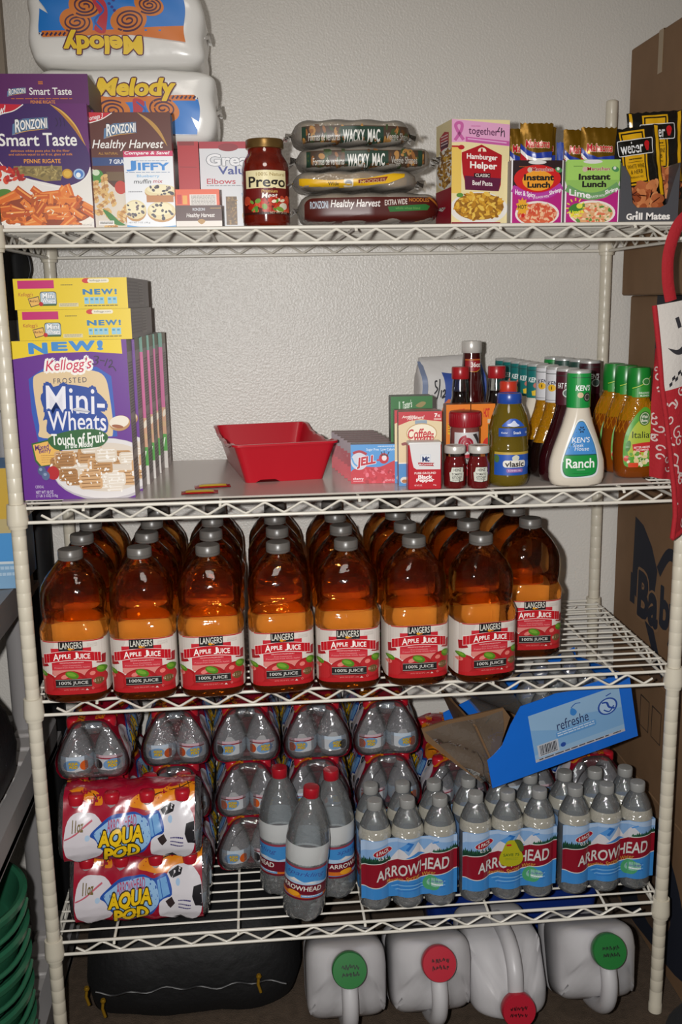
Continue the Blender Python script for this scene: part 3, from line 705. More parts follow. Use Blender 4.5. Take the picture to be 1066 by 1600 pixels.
noodle_carton('red and magenta instant noodle carton, open on top, beside the meal box', (.3165, .033, S1), .092, noodle_front(0, '#d05a3a', ('Hot & Spicy', 'FLAVOR WITH'), 0), .05)
noodle_carton('green and magenta lime instant noodle carton, open on top', (.4125, .029, S1), .096, noodle_front(0, '#d8a070', ('Lime', 'FLAVOR WITH'), 1))
goldf = mat('#7d5a0e', .28, .55, k=1.0, bump=(25, .5), name='gold_foil')
def pouch_shape(m, w, h, th, material, seed, nu=14, nv=16):
    """sealed pouch standing on its bottom edge, thin at the seals"""
    def f(sgn):
        def g(u, v):
            a = (1 - abs(2 * u - 1) ** 2.4) * (1 - abs(2 * v - 1) ** 4)
            wv = .0012 * math.sin(u * 21 + v * 17 + seed) + .0009 * math.sin(v * 40 + seed)
            ww = w * (1 - .05 * math.sin(v * PI))
            return Vector(((u - .5) * ww, sgn * (th / 2 * max(a, 0) ** .6) + wv * .7, v * h + .0012 * math.sin(u * 40 + seed) * (v > .97)))
        return g
    A = f(-1); B = f(1)
    m.grid(A, nu, nv, material); m.grid(lambda u, v: B(1 - u, v), nu, nv, material)
    return A
def rice_pouch(label, loc, tilt, rz, seed, w=.062, h=.098):
    t = thing('rice_pouch', label, 'rice pouch', loc, 0, 'gold foil rice pouches', rot=(0, tilt, rz))
    m = MB(); A = pouch_shape(m, w, h, .014, goldf, seed); m.build('pouch', t, 70, weld=True)
    a = Art(210, 290 * h / .098, w, h, ox=660, oy=115, rough=.3)
    a.poly([(660, 250), (700, 285), (760, 305), (870, 300), (870, 325), (750, 332), (690, 312), (660, 290)], '#b01828'); a.poly([(660, 235), (700, 270), (760, 288), (870, 280), (870, 304), (760, 308), (700, 290), (660, 258)], '#e8e4de'); a.poly([(660, 212), (700, 246), (760, 262), (870, 252), (870, 282), (760, 288), (700, 272), (660, 238)], '#233a9a')
    a.text('Mahatma', 690, 196, 850, 236, '#c0182c', .03, .1, out='#f4e8c0', ow=.03); a.text('Saffron', 742, 345, 862, 382, '#c83a18', .012, .15); a.text('YELLOW RICE', 735, 388, 862, 402, '#3a2410', .02)
    a.build('front_print', t, lambda u, v, n: A(min(max(u / w, .01), .99), min(max(1 - v / h, .01), .99)) + Vector((0, -.0008 - n * 2.5, 0)), cut=.003, cutv=.003)
for lab, x, y, z, ti, rz, sd in (('gold foil rice pouch at the far left of the pair of noodle cartons', .3035, .084, .160, .0, .05, 1),
        ('tallest gold foil rice pouch in the red noodle carton', .318, .054, .164, .01, -.04, 2), ('gold foil rice pouch at the right end of the red noodle carton', .3300, .069, .160, .0, .05, 3),
        ('crumpled gold foil rice pouch at the left end of the lime noodle carton', .3990, .066, .155, .01, .10, 4), ('crumpled gold foil rice pouch leaning right in the lime noodle carton', .4240, .048, .156, .02, -.05, 5)):
    rice_pouch(lab, (x, y, S1 + .003), ti, rz, sd, .058 if sd < 4 else .062, z)
t = thing('blue_packet', 'plain blue packet standing between the gold rice pouches', 'packet', (.3920, .094, S1 + .0015))
m = MB(); pouch_shape(m, .05, .140, .012, mat('#24429a', .35), 9); m.build('pouch', t, 70, weld=True)

# display box of grill seasoning packets
t = thing('seasoning_display_box', 'dark grey open display box of grilling packets at the right end', 'display box', (.513, .024, S1))
m = MB(); dk = mat('#45454a', .5, k=1.0); w, d, h, th = .104, .10, .112, .0015
fr = [(-w / 2, 0, 0), (w / 2, 0, 0), (w / 2, 0, .098), (w / 2 - .008, 0, .075), (w / 2 - .020, 0, .030), (w / 2 - .032, 0, .024), (-w / 2 + .030, 0, .024), (-w / 2 + .022, 0, .032), (-w / 2 + .016, 0, .075), (-w / 2 + .006, 0, .092), (-w / 2, 0, .094)]
m.prism(fr, dk, (0, th, 0))
for sx in (-1, 1): m.box((sx * (w / 2 - th / 2), d / 2, h / 2 - .007), (th, d - 2 * th, h - .014), dk)
m.box((0, d - th / 2, h / 2), (w, th, h), dk); m.box((0, d / 2, th / 2), (w - 2 * th, d - 2 * th, th), dk); m.build('box', t, 0)
a = Art(490, 120, w, .0245, ox=570, oy=895); a.text('Gr', 626, 945, 705, 998, '#eeeae6', .035); a.text('ll', 730, 940, 762, 997, '#eeeae6', .04); a.rect(704, 955, 722, 997, '#eeeae6'); a.ell(713, 938, 9, 12, '#eeeae6'); a.text('Mates', 792, 940, 994, 998, '#eeeae6', .035); a.build('lettering', t, plane((-w / 2, -2e-5, .0245)))
def weber(label, loc, rot, seed):
    w, h = .100, .150; t = thing('seasoning_packet', label, 'seasoning packet', loc, group='grill seasoning packets', rot=rot)
    m = MB(); blk = mat('#15130f', .16, k=1.0, bump=(30, .35), coat=.6, name='black_foil'); A = pouch_shape(m, w, h, .012, blk, seed); m.build('packet', t, 70, weld=True)
    a = Art(530, 750, w, h, ox=500, oy=160, rough=.2)
    a.rect(518, 170, 545, 600, '#d8a414'); a.rect(985, 170, 1018, 760, '#d8a414'); a.rect(640, 190, 885, 650, '#d8a414'); a.rect(655, 205, 870, 635, '#15130f'); a.rect(668, 218, 857, 622, '#d8a414')
    a.scatter(lambda x, y: True, 46, ['#b0623a', '#9a4e2a', '#c87c4c', '#8a4020', '#d08a58'], (36, 80), (600, 660, 960, 890), 3, (.5, .8)); a.scatter(lambda x, y: True, 16, ['#4a1c0c', '#3a1408'], (25, 50), (600, 690, 960, 880), 4, (.08, .14))
    a.rrect(605, 265, 950, 400, 14, '#d8d8d8'); a.rrect(612, 272, 943, 393, 10, '#15130f'); a.text('weber', 632, 285, 850, 382, '#e6e6e6', .012); a.ell(890, 318, 26, 30, '#c01820'); a.poly([(868, 340), (912, 340), (900, 372), (880, 372)], '#c01820')
    a.lines(700, 425, 830, 445, 1, '#3a3010', .5); a.line([(690, 455), (840, 455)], 4, '#3a3010'); a.text('WHITE WINE', 680, 475, 845, 510, '#2a220c', .008); a.text('& HERB', 705, 522, 820, 556, '#2a220c', .008); a.text('MARINADE MIX', 700, 575, 825, 592, '#3a3010')
    a.build('front_print', t, lambda u, v, n: A(min(max(u / w, .01), .99), min(max(1 - v / h, .01), .99)) + Vector((0, -.0008 - n * 2.5, 0)), cut=.004, cutv=.004)
weber('black and yellow grill seasoning packet at the front of the display box', (.507, .052, S1 + .012), (-.06, -.13, 0), 3)
weber('black and yellow grill seasoning packet half hidden behind the front packet', (.545, .075, S1 + .040), (-.03, -.06, 0), 6)
# ---------------------------------------------------------------- second shelf
D2 = S2 + .0018
def bowl(s, box, n, seed, cols=('#b98a58', '#a87848', '#cda274', '#dfd4c6', '#d8cab8')):
    def f(a, x, y, z, an, r):
        c = r.choice(cols); a.rrect(x - z, y - z * .62, x + z, y + z * .62, z * .3, c)
        for q in range(4): a.line([(x - z * .8, y - z * .4 + q * z * .28), (x + z * .8, y - z * .45 + q * z * .28)], z * .07, '#8a6238' if c[1] < 'd' else '#efe9e2', same=q > 0)
        a.scatter(lambda X, Y: True, 8, ['#ece6de', '#f2eee8'], (z * .06, z * .2), (x - z, y - z * .6, x + z, y + z * .6), int(x), (.4, .8)); pass
    s.scatter(in_ell(*box), n, None, (70, 105), (box[0] - box[2], box[1] - box[3], box[0] + box[2], box[1] + box[3]), seed, fn=f)
def wheats_front():
    a = Art(970, 1240, .195, .276, ox=35, oy=50)
    a.rect(35, 50, 1005, 1290, '#62248a'); a.poly([(35, 50), (960, 40), (965, 160), (700, 140), (350, 145), (35, 188)], '#e6c81e')
    for tx, x0, x1, y0, y1 in (('N', 178, 340, 64, 150), ('E', 372, 508, 60, 130), ('W', 512, 745, 55, 132), ('!', 755, 808, 54, 130)): a.text(tx, x0, y0, x1, y1, '#3a86c8', .06, rise=0)
    a.poly([(160, 340), (300, 255), (740, 255), (860, 330), (880, 800), (200, 830), (165, 600)], '#2c56b0'); a.blob([(195, 380), (240, 300), (420, 270), (680, 280), (800, 330), (835, 480), (845, 760), (760, 800), (250, 800), (220, 700)], '#dcc298', 4)
    a.text("Kellogg's", 310, 190, 700, 300, '#c81e4c', .004, .22, out='#f2eee8', ow=.17, rise=-8)
    a.text('FROSTED', 368, 336, 650, 376, '#3a3a50', .004, sp=1.3, rise=-3)
    a.blob([(255, 460), (420, 390), (560, 395), (700, 430), (800, 520), (800, 590), (740, 590), (800, 650), (790, 740), (600, 760), (300, 770), (290, 660), (255, 660), (275, 600)], '#1f4698', 4)
    a.text('Mini-', 290, 405, 790, 612, '#e8e6ee', .006, .06, rise=14, out='#1f4698', ow=.10); a.text('Wheats', 300, 598, 790, 748, '#e8e6ee', .008, .04, rise=8, out='#1f4698', ow=.10)
    a.blob([(510, 582), (580, 568), (660, 600), (600, 612)], '#cfcfd6'); a.line([(515, 584), (655, 602)], 5, '#8a8a98')
    a.poly([(140, 840), (350, 800), (385, 850), (395, 1000), (200, 1030), (160, 980)], '#2a5f30'); a.poly([(152, 850), (345, 812), (372, 860), (380, 1000), (210, 1018), (172, 970)], '#e6b45a'); a.text('Mixed', 168, 848, 286, 892, '#5a2070', .014, rise=-6); a.text('Berry', 200, 880, 304, 926, '#5a2070', .014, rise=-5); a.lines(215, 935, 365, 1005, 4, '#9a6a40', .2)
    a.ell(760, 1060, 460, 250, '#b8b2b8'); a.ell(750, 1050, 450, 240, '#dad6d6'); a.ell(760, 1040, 400, 195, '#d6cabc'); bowl(a, (740, 1030, 370, 175), 34, 5)
    a.blob([(290, 800), (480, 745), (700, 738), (800, 790), (770, 850), (690, 880), (420, 895), (330, 880)], '#2a5f30', 4); a.text('Touch of Fruit', 318, 762, 770, 852, '#eef0ea', .02, arc=-10, rise=-8); a.text('in the Middle', 430, 838, 665, 880, '#eef0ea', .016, .15, rise=-6)
    for x, y, z, c in ((215, 1055, 36, '#4a5a80'), (310, 1075, 52, '#b01c24'), (245, 1095, 34, '#56668c')): a.ell(x, y, z, z * 1.05, c)
    for x, y in ((205, 1045), (240, 1085)): a.ell(x, y, 14, 12, '#8a9ab8')
    a.ell(910, 695, 90, 60, '#b88a58', -8); a.ell(905, 685, 85, 48, '#e6dccc', -8); a.ell(890, 720, 50, 14, '#9a5a38', 8)
    a.text('CEREAL', 148, 1172, 222, 1194, '#cfc4dc', .0); a.text('NET WT 18 OZ', 150, 1214, 300, 1240, '#cfc4dc', .01); a.text('(1 LB 2 OZ) 510g', 150, 1245, 335, 1272, '#cfc4dc', .01)
    a.text('3', 705, 170, 770, 240, '#2a1438', -.01, .2); a.line([(775, 205), (815, 212)], 8, '#2a1438'); a.line([(812, 250), (840, 195)], 8, '#2a1438'); a.line([(850, 215), (872, 205), (875, 230), (845, 262), (880, 255), (905, 290)], 8, '#2a1438', True)
    return a
def grey_side(seed):
    a = Art(60, 276, .058, .276); a.rect(0, 0, 60, 276, '#b2a9a9'); a.rect(0, 0, 60, 22, '#8a8468'); a.lines(6, 40, 54, 130, 18, '#746c70', .5, seed); a.rect(6, 140, 54, 200, '#a49c9c'); a.lines(10, 145, 50, 195, 10, '#6a6266', .5, seed + 1); a.lines(6, 210, 54, 260, 8, '#746c70', .5, seed)
    return a
cr = -.030
def crow(y): return (-.4920 + .030 * (y - .041), y, D2)
c0 = carton('cereal_box', 'purple mixed berry cereal box at the front of the cereal row', 'cereal box', .195, .058, .276, crow(.041), '#a49a9c', cr, wheats_front(), right=grey_side(1), group='cereal boxes')
x, y, z = crow(.104); dup(c0, (x + .0045, y, z), cr, 'purple cereal box standing second in the cereal row, behind the front one')
a = Art(195, 276, .195, .276); a.rect(0, 0, 195, 276, '#c05a8c'); a.rect(0, 0, 195, 28, '#5a8a78'); a.rect(0, 150, 195, 205, '#c89a7a'); a.scatter(lambda x, y: 130 < y < 230, 60, ['#c8a478', '#b08858', '#e0d4c0', '#a83a50'], (5, 14), (0, 130, 195, 230), 3); a.rect(0, 225, 195, 276, '#cfcac4'); a.text('Strawberry', 20, 60, 175, 95, '#f0e8ea', .02); a.rect(150, 205, 195, 240, '#4a9a3c'); a.text('NEW', 160, 212, 192, 232, '#e8f0e0', .03); a.poly([(0, 60), (30, 90), (0, 120)], '#d890b0')
x, y, z = crow(.167)
c1 = carton('cereal_box', 'pink and green cereal box standing third in the cereal row', 'cereal box', .195, .058, .276, (x + .0095, y, z), '#a89ea0', cr, a, right=grey_side(4), group='cereal boxes')
for yy, dx, ww in ((.230, .0135, 'fourth in the cereal row'), (.293, .0165, 'fifth in the cereal row'), (.356, .0235, 'last in the cereal row, nearest the wall')):
    x, y, z = crow(yy); dup(c1, (x + dx, y, z + 0), cr, 'pink and green cereal box standing ' + ww)
def lying_end():
    a = Art(185, 50, .190, .0515, ox=24, oy=36)
    a.rect(24, 36, 209, 88, '#e2c41c'); a.rect(31, 39, 90, 52, '#c01c6c'); a.text("Kellogg's", 31, 58, 55, 66, '#a83a30', .0, .2)
    a.poly([(46, 68), (64, 64), (66, 78), (50, 82)], '#3a3a30'); a.poly([(47, 69), (63, 65.5), (65, 77), (51, 80.5)], '#e6b45a'); a.text('Mixed Berry', 49, 70, 63, 75, '#5a2a20', .01)
    a.rrect(66, 57, 93, 80, 4, '#3a4048'); a.rrect(67, 58, 92, 79, 4, '#b8ccd8'); a.text('Mini', 70, 59, 90, 68, '#f0f2f4', .03, out='#4a5a68', ow=.05); a.text('Wheats', 69, 68, 91, 76, '#f0f2f4', .03, out='#4a5a68', ow=.05); a.rect(69, 77, 92, 80, '#3a5a30'); a.ell(67, 77, 3.5, 3.5, '#b81c24')
    a.ell(143, 40.5, 7, 4, '#c8302c'); a.rrect(145, 37.5, 180, 44, 3, '#e8e0c8'); a.text('kelloggs.com', 149, 38.8, 176, 42.6, '#4a4440', .0); a.lines(101, 46, 122, 49, 1, '#8a7a20', .5)
    for tx, x0, x1 in (('N', 136, 152), ('E', 155, 165), ('W', 166, 186), ('!', 188, 192)): a.text(tx, x0, 54, x1, 63, '#2f76a8', .05)
    for q, x in enumerate((138, 147, 155, 163, 176, 184)): a.rect(x, 67, x + 7.4, 78, '#8ac0d8'); a.rect(x + 1.2, 69, x + 5.4, 72, '#4a90b0', q > 0)
    a.rect(96, 76, 128, 82, '#d8cca0'); a.lines(98, 77, 126, 81.5, 2, '#8a8470', .4); a.lines(138, 80, 192, 83, 1, '#6a5c18', .5)
    return a
def lie_side():
    a = Art(276, 52, .276, .0515); a.rect(0, 0, 276, 52, '#837a7c'); a.lines(8, 6, 130, 46, 7, '#6c6466', .5, 2); a.rect(140, 6, 200, 46, '#968e8e'); a.lines(144, 8, 196, 44, 7, '#6c6466', .5, 3); return a
c2 = carton('cereal_box', 'yellow-ended cereal box lying on the upright cereal boxes, lower of the two', 'cereal box', .190, .276, .0515, (-.4795, .044, D2 + .2762), '#8a8184', cr, lying_end(), right=lie_side(), group='cereal boxes')
dup(c2, (-.4830, .043, D2 + .2762 + .0517), cr, 'yellow-ended cereal box lying topmost on the cereal boxes')

# red plastic tray
t = thing('plastic_tray', 'empty red plastic tray with sloping sides in the middle of the second shelf', 'tray', (-.146, .290, D2), .145)
redp = mat('#b01424', .28, k=1.05, name='red_plastic')
m = MB(); w1, d1, w2, d2, h = .150, .275, .194, .318, .076
def rr(w, d, z, r=.012, n=5):
    P = []
    for cx, cy, a0 in ((w / 2 - r, -d / 2 + r, -90), (w / 2 - r, d / 2 - r, 0), (-w / 2 + r, d / 2 - r, 90), (-w / 2 + r, -d / 2 + r, 180)):
        for k in range(n): q = math.radians(a0 + 90 * k / (n - 1)); P.append([cx + r * math.cos(q), cy + r * math.sin(q), z])
    Q = []
    for i in range(len(P)):
        p, q2 = P[i], P[(i + 1) % len(P)]; L = math.dist(p[:2], q2[:2]); k = max(1, int(L / .012))
        for j in range(k): Q.append([p[0] + (q2[0] - p[0]) * j / k, p[1] + (q2[1] - p[1]) * j / k, z])
    return Q
base = rr(w2, d2, h); n = len(base)
def lvl(f, inset, z0):
    out = []
    for p in base:
        x = p[0] / w2 * (w1 + (w2 - w1) * f - 2 * inset); y = p[1] / d2 * (d1 + (d2 - d1) * f - 2 * inset); z = z0
        if f > .9:      # the long sides dip between shaped lugs
            s = abs(p[1]) / (d2 / 2)
            if abs(p[0]) > w2 * .46: z -= .010 * (1 if s < .55 else 0 if s > .8 else (.8 - s) / .25) + .003 * (abs(s - .3) < .07)
        if z0 == 0 and abs(p[1]) > d2 * .49 and (.15 < (p[0] / w2 + .5) < .42): z = .005
        out.append((x, y, z))
    return out
th = .0018
m.rings([lvl(0, 0, 0), lvl(.5, 0, h * .5), lvl(.96, 0, h - .005), lvl(1, -.004, h - .004), lvl(1, -.004, h), lvl(1, th, h), lvl(.5, th, h * .5), lvl(.05, th, .006)], redp, True, True)
m.build('tray', t, 30)
# seasoning sachets lying on the shelf
def sachet(label, loc, rz, c1, c2, z=0):
    t = thing('sauce_sachet', label, 'sachet', loc, rz, 'small sachets'); m = MB(); w, d = .066, .030
    cr1 = mat(c1, .25)
    m.grid(lambda u, v: Vector(((u - .5) * w, (v - .5) * d, .0012 + .0035 * (1 - abs(2 * u - 1) ** 4) * (1 - abs(2 * v - 1) ** 3) + .0004 * math.sin(u * 60))), 14, 8, cr1); m.grid(lambda u, v: Vector(((.5 - u) * w, (v - .5) * d, .0006)), 2, 2, cr1); m.build('sachet', t, 80)
    a = Art(66, 30, w, d); a.rect(8, 3, 58, 15, c2[0]); a.rect(8, 15, 58, 27, c2[1]); a.lines(12, 6, 52, 12, 2, '#3a2a20', .4)
    a.build('print', t, lambda u, v, n: Vector((u - w / 2, d / 2 - v, .0019 + n + .0035 * (1 - abs(2 * u / w - 1) ** 4) * (1 - abs(2 * v / d - 1) ** 3))), cut=.005, cutv=.005)
sachet('small yellow and white sachet lying nearer the red tray', (-.262, .118, D2), .10, '#a81820', ('#d8d2c4', '#d8b418'))
sachet('small gold and red sachet lying nearest the front edge of the shelf', (-.283, .062, D2), .05, '#a81820', ('#a89868', '#c8a41c'))

# gelatin boxes
a = Art(415, 340, .087, .0735, ox=160, oy=545)
a.rect(160, 545, 575, 885, '#4a92d0'); a.blob([(160, 780), (260, 740), (420, 740), (575, 690), (575, 890), (160, 890)], '#c02838', 4); a.rect(160, 800, 575, 885, '#c02838')
a.ell(235, 690, 75, 75, '#c8ccd8'); a.line([(180, 620), (240, 605), (300, 630)], 22, '#a81c30', True); a.line([(170, 660), (190, 710), (240, 750)], 14, '#5a9cd4', True)
a.text('JELL', 212, 648, 382, 745, '#b81428', .05, .06, rise=-14, out='#e8e4ea', ow=.05); a.ell(400, 682, 9, 9, '#b81428'); a.ell(452, 668, 44, 46, '#b81428'); a.ell(456, 664, 22, 24, '#e0d8dc')
a.text('Sugar Free  Low Calorie', 298, 578, 556, 606, '#d8e4f0', .008); a.lines(400, 560, 560, 568, 1, '#d8e4f0', .6); a.text('cherry', 178, 830, 272, 858, '#f0e0e4', .015); a.lines(180, 860, 270, 872, 1, '#e0a8b0', .6); a.text('NET WT 0.6 OZ', 460, 850, 562, 868, '#e8c0c8', .01)
a.scatter(lambda x, y: y > 760, 40, ['#d04858', '#b01c2e', '#e07080', '#a01828'], (6, 22), (280, 750, 570, 880), 4, (.4, .9))
for p in ([(430, 610), (440, 640)], [(455, 600), (458, 640)], [(500, 610), (480, 650)], [(425, 640), (470, 640), (490, 655)]): a.line(p, 7, '#20181c', True)
ta = Art(87, 24, .087, .023); ta.rect(0, 0, 87, 24, '#6f7174'); ta.lines(3, 14, 40, 20, 1, '#b8c4d0', .6)
j0 = carton('gelatin_box', 'blue and red cherry gelatin box at the front of the small box row', 'gelatin box', .087, .026, .0735, (.0385, .098, D2), '#7c1c28', -.10, a, top=ta, group='gelatin boxes')
a2 = Art(87, 74, .087, .0735); a2.rect(0, 0, 87, 74, '#8a1e2c'); a2.rect(0, 0, 87, 20, '#7a6a70'); a2.ell(30, 30, 24, 16, '#c8b8bc'); a2.text('JELL-O', 12, 24, 70, 40, '#a81428', .04); a2.rect(0, 46, 87, 74, '#b0303c')
ta = Art(87, 24, .087, .023); ta.rect(0, 0, 87, 24, '#6a3a3c'); ta.lines(3, 12, 60, 18, 1, '#9a7a7a', .6)
j1 = carton('gelatin_box', 'dark red gelatin box second in the row, just behind the blue one', 'gelatin box', .087, .026, .0735, (.0350, .1285, D2), '#6e1a24', -.10, a2, top=ta, group='gelatin boxes')
for k, lab in enumerate(('third in the small box row', 'fourth in the small box row', 'fifth in the small box row', 'sixth in the small box row', 'last in the small box row, nearest the wall')):
    dup(j1, (.0312 - .0035 * k, .159 + .0305 * k, D2), -.10, 'dark red gelatin box ' + lab)

# creamer, instant coffee, pepper
a = Art(365, 660, .079, .136, ox=590, oy=262)
a.rect(590, 262, 960, 930, '#d8c39c'); a.rect(590, 262, 960, 300, '#b8202c'); a.poly([(590, 262), (960, 262), (960, 355), (880, 345), (780, 330), (680, 345), (590, 382)], '#b8202c'); a.text('Anytime,', 620, 292, 738, 322, '#f0e8e0', .012, .2, rise=-4); a.text('Anywhere!', 665, 300, 808, 340, '#f0e8e0', .012, .2, rise=-5); a.text('7', 892, 280, 918, 316, '#f4f0ea', .04); a.text('oz', 918, 292, 940, 310, '#f0ece6', .02); a.lines(888, 322, 950, 345, 2, '#e8c8c0')
a.rrect(730, 338, 830, 374, 6, '#8898a8'); a.ell(785, 455, 130, 90, '#b89868'); a.ell(785, 455, 122, 82, '#e6dcc6'); a.text('Coffee-', 668, 412, 888, 498, '#b8202c', .022, .1, rise=-6); a.text('mate', 722, 470, 888, 526, '#b8202c', .024, .1, rise=-6)
a.rect(590, 720, 960, 930, '#4a86c0'); a.rect(590, 712, 660, 722, '#e8e0d0'); a.ell(640, 870, 36, 30, '#d8d0c8'); a.ell(640, 880, 24, 16, '#a86a3a'); a.ell(960, 870, 26, 40, '#d8d0c8'); a.blob([(615, 540), (650, 530), (660, 550), (625, 560)], '#8a4a4a')
k0 = carton('creamer_box', 'tan and red coffee creamer box behind the pepper tin', 'creamer box', .079, .026, .136, (.1185, .062, D2), '#8f8078', -.05, a, group='creamer boxes')
dup(k0, (.1155, .090, D2 + .0), -.05, 'coffee creamer box just behind the front creamer box')
a = Art(350, 460, .078, .158, ox=542, oy=108)
a.rect(542, 108, 892, 900, '#23682c'); a.text("Taster's", 640, 130, 720, 172, '#dce4d8', .01, .1, rise=-5); a.text('Choice', 632, 172, 726, 210, '#dce4d8', .01, .1, rise=-5); a.rect(608, 135, 620, 212, '#9ab89a'); a.blob([(750, 160), (800, 138), (838, 145), (800, 168)], '#8a7a48'); a.blob([(770, 200), (820, 190), (860, 200), (810, 210)], '#2c5a2c')
carton('coffee_box', 'dark green instant coffee box standing behind the creamer boxes', 'coffee box', .078, .040, .158, (.1125, .122, D2), '#5d6a5c', -.03, a)
t = thing('pepper_tin', 'red and white ground black pepper tin at the front of the shelf', 'spice tin', (.1200, .019, D2), -.03)
m = MB(); tin = mat('#b01824', .3); w, d, h = .060, .034, .082; m.box((0, d / 2, h / 2), (w, d, h), tin, bev=.003, seg=3); m.build('tin', t, 40)
m = MB(); m.box((0, d / 2, h + .001), (w - .001, d - .001, .006), mat('#d8d6d4', .35), bev=.0025, seg=3); m.build('lid', t, 40)
a = Art(280, 410, w - .004, h - .002, ox=666, oy=530, rough=.3)
a.rect(660, 520, 950, 942, '#b81a28'); a.poly([(666, 520), (950, 520), (945, 762), (730, 758), (705, 740), (690, 680), (672, 560)], '#d8d6d6'); a.rect(765, 622, 858, 700, '#c8ccd4'); a.rect(772, 630, 852, 696, '#dcdee2'); a.text('M', 782, 640, 822, 690, '#2a3a6a', .03); a.text('c', 820, 645, 846, 690, '#2a3a6a', .03)
a.poly([(742, 695), (890, 702), (875, 715), (888, 732), (755, 725)], '#a81424'); a.text('McCormick', 752, 704, 872, 722, '#e8dcdc', .012, .1); a.text('PURE GROUND', 712, 784, 905, 804, '#f0e4e0', .02); a.text('Black', 745, 810, 875, 848, '#f4ecea', .035); a.text('Pepper', 728, 844, 890, 884, '#f4ecea', .035); a.text('NET WT 2 OZ', 712, 900, 780, 914, '#f0d8d4', .01); a.text('56g', 880, 900, 908, 914, '#f0d8d4', .01)
a.build('front_print', t, plane((-w / 2 + .002, -3e-5, h)))

# ketchup jars, spice jar, pickle jar
metalw = mat('#c8c4be', .28, .25, name='white_metal')
ket = mat('#5a0e10', .08, k=1.1, coat=1.0, name='ketchup')
clearp = film('#e9ebea', .10, .06, name='clear_glass')
def heinz(label, loc):
    t = thing('ketchup_jar', label, 'ketchup jar', loc, 0, 'small ketchup jars')
    m = MB(); m.lathe([(.018, 0), (.0195, .002), (.0200, .006), (.0200, .044), (.0185, .050), (.0168, .054), (.0168, .058)], ket, 30); m.build('jar', t, 50)
    m = MB(); m.lathe([(.0167, .058), (.0168, .064)], clearp, 30, cap0=False, cap1=False); m.build('neck', t, 50)
    m = MB(); m.lathe([(.0188, .0635), (.0192, .0645), (.0192, .0745), (.0182, .0765), (.0168, .0768), (.016, .0762)], metalw, 36); m.build('lid', t, 40)
    a = Art(145, 135, .030, .028, ox=272, oy=1075); P = [(300, 1082), (402, 1082), (406, 1100), (402, 1120), (412, 1128), (406, 1200), (350, 1208), (286, 1202), (278, 1128), (292, 1120), (296, 1100)]
    a.poly([(350 + (x - 346) * 1.06, 1142 + (y - 1142) * 1.06) for x, y in P], '#2a2a26'); a.poly(P, '#c9c9bd'); a.text('HEINZ', 316, 1092, 384, 1116, '#30302c', .02); a.text('TOMATO', 300, 1130, 392, 1152, '#30302c', .02); a.text('KETCHUP', 306, 1158, 388, 1182, '#30302c', .02); a.lines(306, 1188, 384, 1198, 1, '#5a5a52', .5)
    a.build('label', t, cyl(.020, .0405, .015), cut=.003); return t
heinz('small glass ketchup jar with a white lid, left of the pair', (.1775, .036, D2)); heinz('small glass ketchup jar with a white lid, right beside the pickle jar', (.2200, .030, D2))
t = thing('spice_jar', 'plastic spice jar with a red lid and a red spiral on its label', 'spice jar', (.2085, .098, D2))
m = MB(); m.lathe([(.025, 0), (.027, .003), (.0275, .008), (.0275, .098), (.026, .104)], mat('#6a3a3a', .15, coat=.8, noise=(60, .3, '#8a5048')), 32); m.build('jar', t, 50)
m = MB(); prof = [(.0285, .103), (.0292, .1045), (.0292, .128), (.028, .1305), (.02, .131)]; m.lathe(prof, mat('#8f1420', .3), 48)
for q in range(40): m.box((.0292 * math.cos(q * PI / 20), .0292 * math.sin(q * PI / 20), .116), (.0012, .0012, .022), mat('#8f1420', .3), rot=(0, 0, q * PI / 20))
m.build('lid', t, 40)
a = Art(235, 330, .052, .080, ox=330, oy=785)
a.rect(330, 785, 565, 1115, '#c8c4c4'); a.line([(438 + (3 + 1.55 * q) * math.cos(q * .42), 872 + (3 + 1.35 * q) * math.sin(q * .42)) for q in range(42)], 20, '#9a1a2e', True); a.poly([(490, 800), (530, 795), (560, 840), (560, 890)], '#3a3436'); a.poly([(410, 955), (560, 940), (560, 975), (410, 980)], '#a81c2c'); a.rect(330, 980, 565, 1030, '#26221f'); a.text('WRIGHTS', 400, 988, 520, 1022, '#e0dcd8', .02); a.poly([(330, 1030), (565, 1030), (565, 1115), (330, 1115)], '#b01828'); a.text('SEASON', 405, 1040, 500, 1062, '#e8dcdc', .02)
a.build('label', t, cyl(.0275, .094, .026), cut=.003)
pick = liquid('#8a7420', mixd=.55, name='pickle_brine', k=.8)
t = thing('pickle_jar', 'glass pickle jar with a blue lid and blue labels', 'pickle jar', (.2795, .050, D2))
m = MB(); m.lathe([(.030, 0), (.034, .003), (.0362, .010), (.0362, .020), (.0350, .024), (.0350, .062), (.0362, .066), (.0362, .070), (.0345, .074), (.0345, .090), (.0365, .094), (.0365, .106), (.0345, .112), (.032, .124), (.0275, .138), (.0225, .148), (.0205, .152)], pick, 40); m.build('jar', t, 50)
m = MB(); r2 = random.Random(3)
for q in range(9):
    aa = q * 2.1; m.lathe([(.004, .004), (.008, .012), (.0085, .03), (.0085, .075), (.007, .1), (.003, .108)], mat('#5c5a1c', .5), 10, (.020 * math.cos(aa), .020 * math.sin(aa), r2.uniform(.002, .01)))
m.build('pickles', t, 60, kind='stuff')
m = MB(); m.lathe([(.0212, .1475), (.0222, .149), (.0222, .164), (.0212, .1665), (.019, .167), (.018, .166)], mat('#1f4496', .3), 40); m.build('lid', t, 40)
a = Art(325, 180, .071, .042, ox=638, oy=962)
